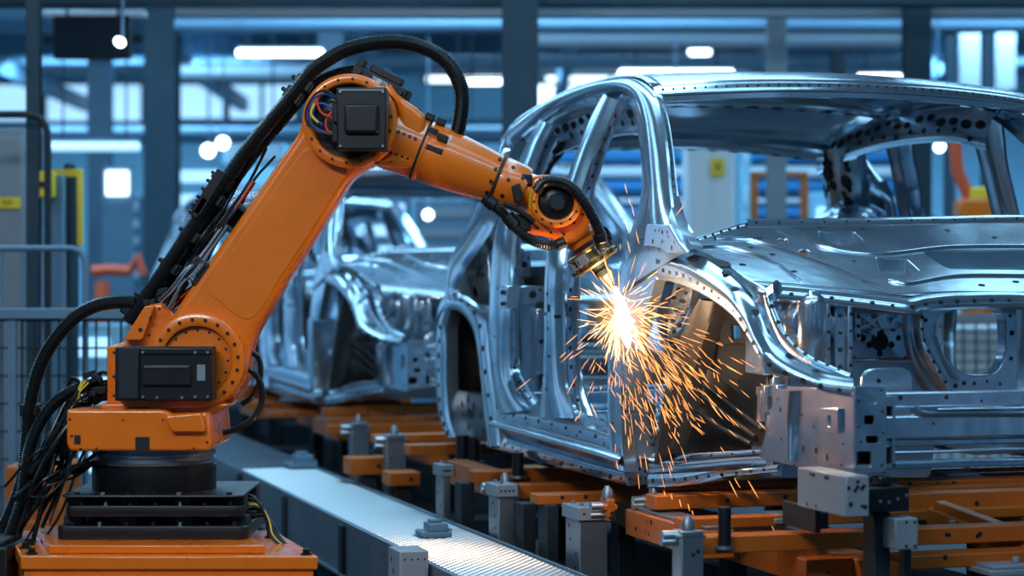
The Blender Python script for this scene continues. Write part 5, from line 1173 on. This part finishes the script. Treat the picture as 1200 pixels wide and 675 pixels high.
o = rp_(m, 'yellow_mark', M['yellow'], wr); o.modifiers.new('t','SOLIDIFY').thickness = .002
TA = math.radians(56); td = Vector((math.cos(TA),0,-math.sin(TA))); tn = Vector((math.sin(TA),0,math.cos(TA)))
T0 = R(668, 262); 
def TP(s): return T0+td*(s*k3)
m = MB(); m.lathe(TP(-2), TP(32), [(0,.052),(.25,.056),(.28,.052),(.62,.050),(.66,.056),(1,.052)], 40); wf = rp_(m, 'wrist_flange', smooth=35)
m = MB(); m.lathe(TP(27), TP(34), [(0,.045),(1,.07)], 36); rp_(m, 'tool_adapter', M['black'], smooth=35)
# tool changer ring
m = MB(); m.lathe(TP(34), TP(58), [(0,.070),(.06,.084),(.20,.084),(.22,.076),(.62,.076),(.64,.088),(.92,.088),(1,.080)], 12); tl = rp_(m, 'tool_changer', M['brass'], smooth=20, bevel=.002)
m = MB()
for k in range(6):
    a_ = 2*PI*(k+.5)/6; nr = Vector((0,-1,0))*math.cos(a_)+tn*math.sin(a_); tg = nr.cross(td); c = TP(44)+nr*.076
    m.obox(c, td*.019, tg*.024, nr*.010)
rp_each(m, 'changer_block', M['pale'], tl, bevel=.003)
m = MB()
for k in range(12):
    a_ = 2*PI*(k+.5)/12; nr = Vector((0,-1,0))*math.cos(a_)+tn*math.sin(a_); tg = nr.cross(td); c = TP(44)+nr*.0855
    if k % 2 == 0: m.obox(c, td*.010, tg*.011, nr*.002)
    c2 = TP(53)+nr*.086; m.obox(c2, td*.004, tg*.008, nr*.003)
rp_each(m, 'changer_slot', M['hole'], tl)
m = MB(); m.lathe(TP(58), TP(73), [(0,.030),(.5,.026),(.55,.032),(.9,.032),(1,.022)], 24); rp_(m, 'nozzle_holder', M['dark'], smooth=35)
m = MB(); m.lathe(TP(70), TP(93), [(0,.026),(.15,.026),(.2,.023),(.75,.011),(.8,.008),(1,.005)], 24); rp_(m, 'nozzle', M['copper'], smooth=35)
for i in range(3):
    m = MB(); c = TP(36)+tn*.05; m.tube(cat_rom([TP(20)+tn*(.055+.01*i)+Vector((0,-.03+.02*i,0)), TP(30)+tn*(.075+.01*i)+Vector((0,-.03+.02*i,0)), TP(42)+tn*(.088)+Vector((0,-.03+.02*i,0))], 16), .006, 8); rp_(m, 'tool_cable', M['rubber'], tl)
# ---- hoses
def hz(pts, r, dy, name='hose', **kw):
    m = MB(); hose(m, [R(x,y,(d[0] if (d := rest) else dy)) for x, y, *rest in pts], r, **kw); return rp_(m, name, M['rubber'], smooth=0)
hz([(152,378),(170,352),(196,314),(222,275),(246,238),(268,208),(292,174),(318,142),(345,110),(362,88),(380,74),(404,60),(435,52),(465,50),(492,55),(515,66),(532,84),(541,108),(541,130),(536,158)], .026, -.02)
hz([(160,384),(178,356),(206,312),(236,268),(262,226),(292,184),(320,150),(344,122),(364,100),(384,88),(404,82),(418,80),(430,84)], .022, .05)
hz([(160,355),(138,354),(114,358),(92,370),(72,390),(55,415),(43,445),(36,480),(33,520),(28,560),(14,600),(-6,640)], .024, -.02)
hz([(125,450),(104,452),(84,460),(66,475),(52,496),(42,520),(36,550),(30,590),(12,640)], .021, -.08)
hz([(120,462),(100,474),(80,492),(62,512),(50,535),(40,565),(30,600),(16,650)], .017, -.03)
hz([(104,508),(86,514),(68,526),(54,538),(44,552)], .020, -.10)
hz([(114,540),(92,546),(74,556),(60,572),(50,590)], .012, -.12)
hz([(288,430),(300,436),(309,452),(309,470),(300,488),(282,500),(264,506)], .011, -.06, pitch=.006)
hz([(292,410),(304,420),(306,440),(298,462),(284,474)], .010, -.02, pitch=.006)
# wrist hoses
hz([(628,226),(636,216),(650,214),(666,220),(680,234),(690,250),(698,266),(704,286)], .019, -.12)
hz([(566,234),(580,244),(594,256),(606,270),(622,282),(640,288),(658,286)], .017, -.10)
hz([(590,240),(604,246),(616,254),(626,262)], .010, -.12)
for a_, b_, r_ in ((R(594,254,-.10), R(604,266,-.10), .024), (R(572,236,-.10), R(580,243,-.10), .024), (R(700,274,-.12), R(705,290,-.10), .024), (R(652,288,-.10), R(662,284,-.10), .021)):
    m = MB(); m.cyl(a_, b_, r_, 16); rp_(m, 'hose_clamp', M['black'], bevel=.002)
for a_, x_, z_ in ((R(612,262,-.08), (.03,0,0), (0,0,.03)), (R(606,228,-.09), (.015,0,.006), (-.006,0,.03)), (R(617,212,-.05), (.02,0,.0), (0,0,.02))):
    m = MB(); m.obox(a_, x_, (0,.025,0), z_); rp_(m, 'wrist_connector', M['black'], bevel=.005)
# cables beside the big arm hose
rp = random.Random(11)
cols = ['rubber','rubber','rubber','red','rubber','rubber','rubber','rubber']
for k in range(14):
    o_ = rp.uniform(2, 20); pts = []
    for i, (x, y) in enumerate(((168,372),(192,346),(214,318),(236,282),(258,244),(282,204),(304,172))):
        if i < 6 - (k % 3) or k % 4 == 0: pts.append(R(x+o_*.8+rp.uniform(-3,3), y+o_*.45+rp.uniform(-3,3), .0+rp.uniform(-.04,.04)))
    m = MB(); m.tube(cat_rom(pts, 50), rp.uniform(.003,.0055), 7); rp_(m, 'cable', M[cols[k % 8]])
for k in range(6):
    pts = [R(190+k*3,352+k*2,-.08), R(205+k*3,335+rp.uniform(-6,6),-.1), R(222+k*3,318,-.11), R(240+k*3,300-k*2,-.1), R(262+k*2,270-k,-.1)]
    m = MB(); m.tube(cat_rom(pts, 30), .0035, 7); rp_(m, 'cable', M[('grey','pale','rubber','rubber','pale','grey')[k]])
# clamps on the big hose
for (x, y, s_) in ((172,352,1.3),(200,312,1.1),(224,276,1.1),(252,232,1.2),(262,214,1.3),(344,112,1.4),(356,98,1.2),(156,362,1.7),(36,480,1.2)):
    m = MB(); d = Vector((.55,0,.83)) if x > 100 else Vector((0,0,1)); n_ = Vector((-.83,0,.55)) if x > 100 else Vector((1,0,0)); m.obox(R(x,y,0), d*.018*s_, (0,.034,0), n_*.032)
    m.obox(R(x,y,0)+n_*.038, d*.008, (0,.012,0), n_*.012); rp_(m, 'hose_clamp', M['black'], bevel=.005)
for (x, y, l, w) in ((247,226,.11,.018),(236,244,.05,.012)):
    m = MB(); d = Vector((.52,0,.85)); n_ = Vector((-.85,0,.52)); m.obox(R(x,y,-.03), d*l*.8, (0,.02,0), n_*w)
    for k in range(5): m.obox(R(x,y,-.03)+d*(l*(-.6+.3*k))+n_*(w+.006), d*.006, (0,.012,0), n_*.008)
    rp_(m, 'terminal_strip', M['black'], bevel=.003)
def armbox(x, y, l, w, name='cable_bracket', hole=True, ang=52):
    a_ = math.radians(ang); d = Vector((math.cos(a_),0,math.sin(a_))); n_ = Vector((-math.sin(a_),0,math.cos(a_))); c = R(x,y,-.05)
    m = MB()
    if hole:
        for s_ in (-1,1): m.obox(c+d*l*s_*.8, d*l*.2, (0,.05,0), n_*w); m.obox(c+n_*w*s_*.8, d*l, (0,.05,0), n_*w*.22)
        m.obox(c+Vector((0,.02,0)), d*l*.8, (0,.01,0), n_*w*.8)
    else: m.obox(c, d*l, (0,.06,0), n_*w); m.obox(c+d*l*.2-n_*w*.3, d*l*.6, (0,.065,0), n_*w*.2)
    return rp_(m, name, M['black'], bevel=.005)
armbox(281,258,.052,.026); armbox(236,318,.045,.034, hole=False)
m = MB()
for k in range(6): m.obox(R(228+3*k, 330-3.6*k, -.112), (.0035,0,.002), (0,.001,0), (-.003,0,.006))
rp_each(m, 'bracket_mark', M['pale'])
m = MB()       # lumpy connector group above the shoulder
for k in range(20): m.obox(R(rp.uniform(168,214), rp.uniform(336,372), rp.uniform(-.06,.05)), (rp.uniform(.008,.024),0,rp.uniform(-.01,.01)), (0,rp.uniform(.01,.025),0), (rp.uniform(-.008,.008),0,rp.uniform(.006,.018)))
rp_each(m, 'connector', M['black'], bevel=.003)
m = MB()
for k in range(14): m.obox(R(rp.uniform(104,132), rp.uniform(436,468), rp.uniform(-.12,-.02)), (rp.uniform(.01,.03),0,rp.uniform(-.01,.01)), (0,rp.uniform(.01,.025),0), (0,0,rp.uniform(.006,.016)))
rp_each(m, 'connector', M['black'], bevel=.003)
for k in range(22):  # loose cables at the left of the base
    x0 = rp.uniform(96,128); y0 = rp.uniform(436,540); x3 = rp.uniform(10,60); y3 = rp.uniform(560,640)
    pts = [R(x0,y0,rp.uniform(-.15,0)), R(x0-20,y0+rp.uniform(-6,18),rp.uniform(-.2,.0)), R((x0+x3)/2-6, (y0+y3)/2+rp.uniform(-20,20), rp.uniform(-.2,0)), R(x3,y3,rp.uniform(-.2,0))]
    m = MB(); m.tube(cat_rom(pts, 40), rp.choice((.004,.005,.007,.009)), 8); rp_(m, 'cable', M[rp.choice(('rubber',))])
for k in range(3):
    pts = [R(108+3*k,442+2*k,-.15), R(104,452+3*k,-.16), R(101+2*k,468,-.15)]; m = MB(); m.tube(cat_rom(pts, 20), .003, 6); rp_(m, 'cable', M['wgreen'])
for k in range(6):   # cables to the right of the riser
    pts = [R(290,576+6*k,-.1), R(304+k*2,580+4*k,-.12), R(316+k*2,600+2*k,-.13), R(322+2*k,622,-.14), R(344+k,640,-.15)]
    m = MB(); m.tube(cat_rom(pts, 36), .005, 8); rp_(m, 'cable', M['rubber' if k != 2 else 'wgreen'])
m = MB(); m.obox(R(346,640,-.17), (.02,0,-.008), (0,.02,0), (0,0,.008)); m.obox(R(301,597,-.13), (.014,0,0), (0,.012,0), (0,0,.010)); rp_(m, 'cable_plug', M['black'], bevel=.003)
t = thing('junction_box', 'low black junction box left of the orange pedestal, hoses running into it', 'box', (R(20,0).x, YR-.2, 0))
m = MB(); a = R(-30,675,-.3); b = R(34,628,-.3); m.box((a.x,YR-.3,0),(b.x,YR+.0,b.z)); m.build('box_body', M['black'], t, bevel=.01)
m = MB(); m.box((a.x+.02,YR-.28,b.z),(b.x-.02,YR-.02,b.z+.015)); m.build('box_lid', M['dark'], t, bevel=.004)
# ================================================================== WELD ARC AND SPARKS
wp = TP(94); 
def emis(name, col, st):
    m = bpy.data.materials.new(name); m.use_nodes = True; t = m.node_tree; t.nodes.clear(); e = N(t, 'ShaderNodeEmission'); o = N(t, 'ShaderNodeOutputMaterial'); e.inputs[0].default_value = (*col, 1); e.inputs[1].default_value = st; t.links.new(e.outputs[0], o.inputs[0]); return m
M['arc'] = emis('arc_white', (1, .88, .66), 14); M['sp1'] = emis('spark_bright', (1, .60, .24), 4.5); M['sp2'] = emis('spark_orange', (1, .36, .09), 3)
l = bpy.data.lights.new('weld_light', 'POINT'); l.energy = 19; l.color = (1, .60, .30); l.shadow_soft_size = .03
lo_ = bpy.data.objects.new('weld_light', l); COL.objects.link(lo_); lo_.location = wp+Vector((.03,-.10,-.05))
l = bpy.data.lights.new('weld_light', 'POINT'); l.energy = 2.2; l.color = (1, .66, .42); l.shadow_soft_size = .05
lo_ = bpy.data.objects.new('weld_light', l); COL.objects.link(lo_); lo_.location = P(790, 420, 7.0)
rs = random.Random(21)
m = MB()
def sliver(m, p, d, L, r, mi, n=5, grav=0.):
    pts = [p+d*(L*i/4)+Vector((0,0,-grav*(i/4)**2)) for i in range(5)]; m.tube(pts, lambda i: r*(.25,.8,1,.8,.25)[i], n, mi)
# molten core: a spiky bright flame hanging down from the tip
core = MB()
for k in range(46):
    s_ = abs(rs.gauss(0,.5)); px = 728+12*s_+rs.gauss(0,2.2)*(1+.5*s_); py = 345+55*min(1.1, s_)+rs.gauss(0,3); L = rs.uniform(.02,.06); an = rs.gauss(-1.35,.35)
    sliver(core, P(px,py,wp.y-.05+rs.uniform(-.03,.03)), Vector((math.cos(an),0,math.sin(an))), L, rs.uniform(.0012,.003), 0)
for k in range(430):
    an = rs.uniform(0, 2*PI); el = rs.gauss(0,.45); 
    d = Vector((math.cos(an), -abs(math.sin(el))*.8+.1, math.sin(an)))
    if rs.random() < .62: an = rs.gauss(-1.0,.65); d = Vector((math.cos(an), rs.gauss(-.1,.25), math.sin(an)))
    d.normalize(); dist = abs(rs.gauss(0,.19))+.035
    if d.z > .1: dist *= .6
    if d.x < 0: dist *= .6
    if d.x > 0 and d.z < -.2: dist *= 1.5
    c = Vector((wp.x+.015, wp.y-.05, wp.z-.03-rs.random()*.10)); p = c+d*dist; p.z -= dist*dist*.25
    L = rs.uniform(.015,.075)*(1 if dist > .05 else 1.3); dd = (d+Vector((0,0,-dist*.6))).normalized()
    sliver(core, p, dd, L, rs.uniform(.0005,.0011), 1 if dist < .13 else 2, 4)
for k in range(150):      # falling sparks, lower right
    px = rs.gauss(775,32); py = rs.uniform(395,500)+rs.gauss(0,8); an = rs.gauss(-1.05,.22) if px < 800 else rs.gauss(-.75,.25)
    sliver(core, P(px,py,6.95+rs.uniform(-.15,.2)), Vector((math.cos(an),0,math.sin(an))), rs.uniform(.02,.06), rs.uniform(.0006,.0012), 2, 4)
for px, py in ((722,540),(778,575),(786,578),(796,585),(806,590),(811,598),(733,258),(737,232),(745,270),(732,215),(740,240),(735,282),(708,300),(840,438),(836,436)):
    sliver(core, P(px,py,7.0), Vector((.25,0,-1)).normalized(), rs.uniform(.015,.05), .0013, 2, 4)
o = core.build('weld_sparks', [M['arc'], M['sp1'], M['sp2']], smooth=0)
tag(o, 'burst of orange welding sparks flying off the nozzle tip at the front pillar', 'sparks', kind='stuff')
m = MB(); m.lathe(wp+Vector((.0,-.03,.012)), wp+Vector((.045,-.03,-.20)), ((0,.004),(.15,.014),(.5,.020),(.8,.018),(1,.006)), 16)
o = m.build('weld_arc', M['arc']); tag(o, 'white hot welding arc and molten drip below the nozzle tip', 'weld')

# emissive volume added as a halo of light around the arc
fm = bpy.data.materials.new('glow_volume'); fm.use_nodes = True; t_ = fm.node_tree; t_.nodes.clear()
vo = N(t_, 'ShaderNodeOutputMaterial'); ve = N(t_, 'ShaderNodeEmission'); tx = N(t_, 'ShaderNodeTexCoord'); ln = N(t_, 'ShaderNodeVectorMath', operation='LENGTH'); mr = N(t_, 'ShaderNodeMapRange'); pw = N(t_, 'ShaderNodeMath', operation='POWER'); ml = N(t_, 'ShaderNodeMath', operation='MULTIPLY')
mr.inputs[1].default_value = 0; mr.inputs[2].default_value = 1; mr.inputs[3].default_value = 1; mr.inputs[4].default_value = 0; pw.inputs[1].default_value = 3.2; ml.inputs[1].default_value = 24
ve.inputs[0].default_value = (1, .45, .15, 1)
t_.links.new(tx.outputs['Object'], ln.inputs[0]); t_.links.new(ln.outputs['Value'], mr.inputs[0]); t_.links.new(mr.outputs[0], pw.inputs[0]); t_.links.new(pw.outputs[0], ml.inputs[0]); t_.links.new(ml.outputs[0], ve.inputs[1]); t_.links.new(ve.outputs[0], vo.inputs['Volume'])
bm = bmesh.new(); bmesh.ops.create_icosphere(bm, subdivisions=3, radius=1.0); me = bpy.data.meshes.new('weld_glow'); bm.to_mesh(me); bm.free(); me.materials.append(fm)
o = bpy.data.objects.new('weld_glow', me); COL.objects.link(o); o.location = wp+Vector((.03,-.05,-.11)); o.scale = (.16,.14,.22); o.rotation_euler = (0, math.radians(-14), 0)
tag(o, 'soft orange glow volume added around the welding arc', 'fume', kind='stuff')
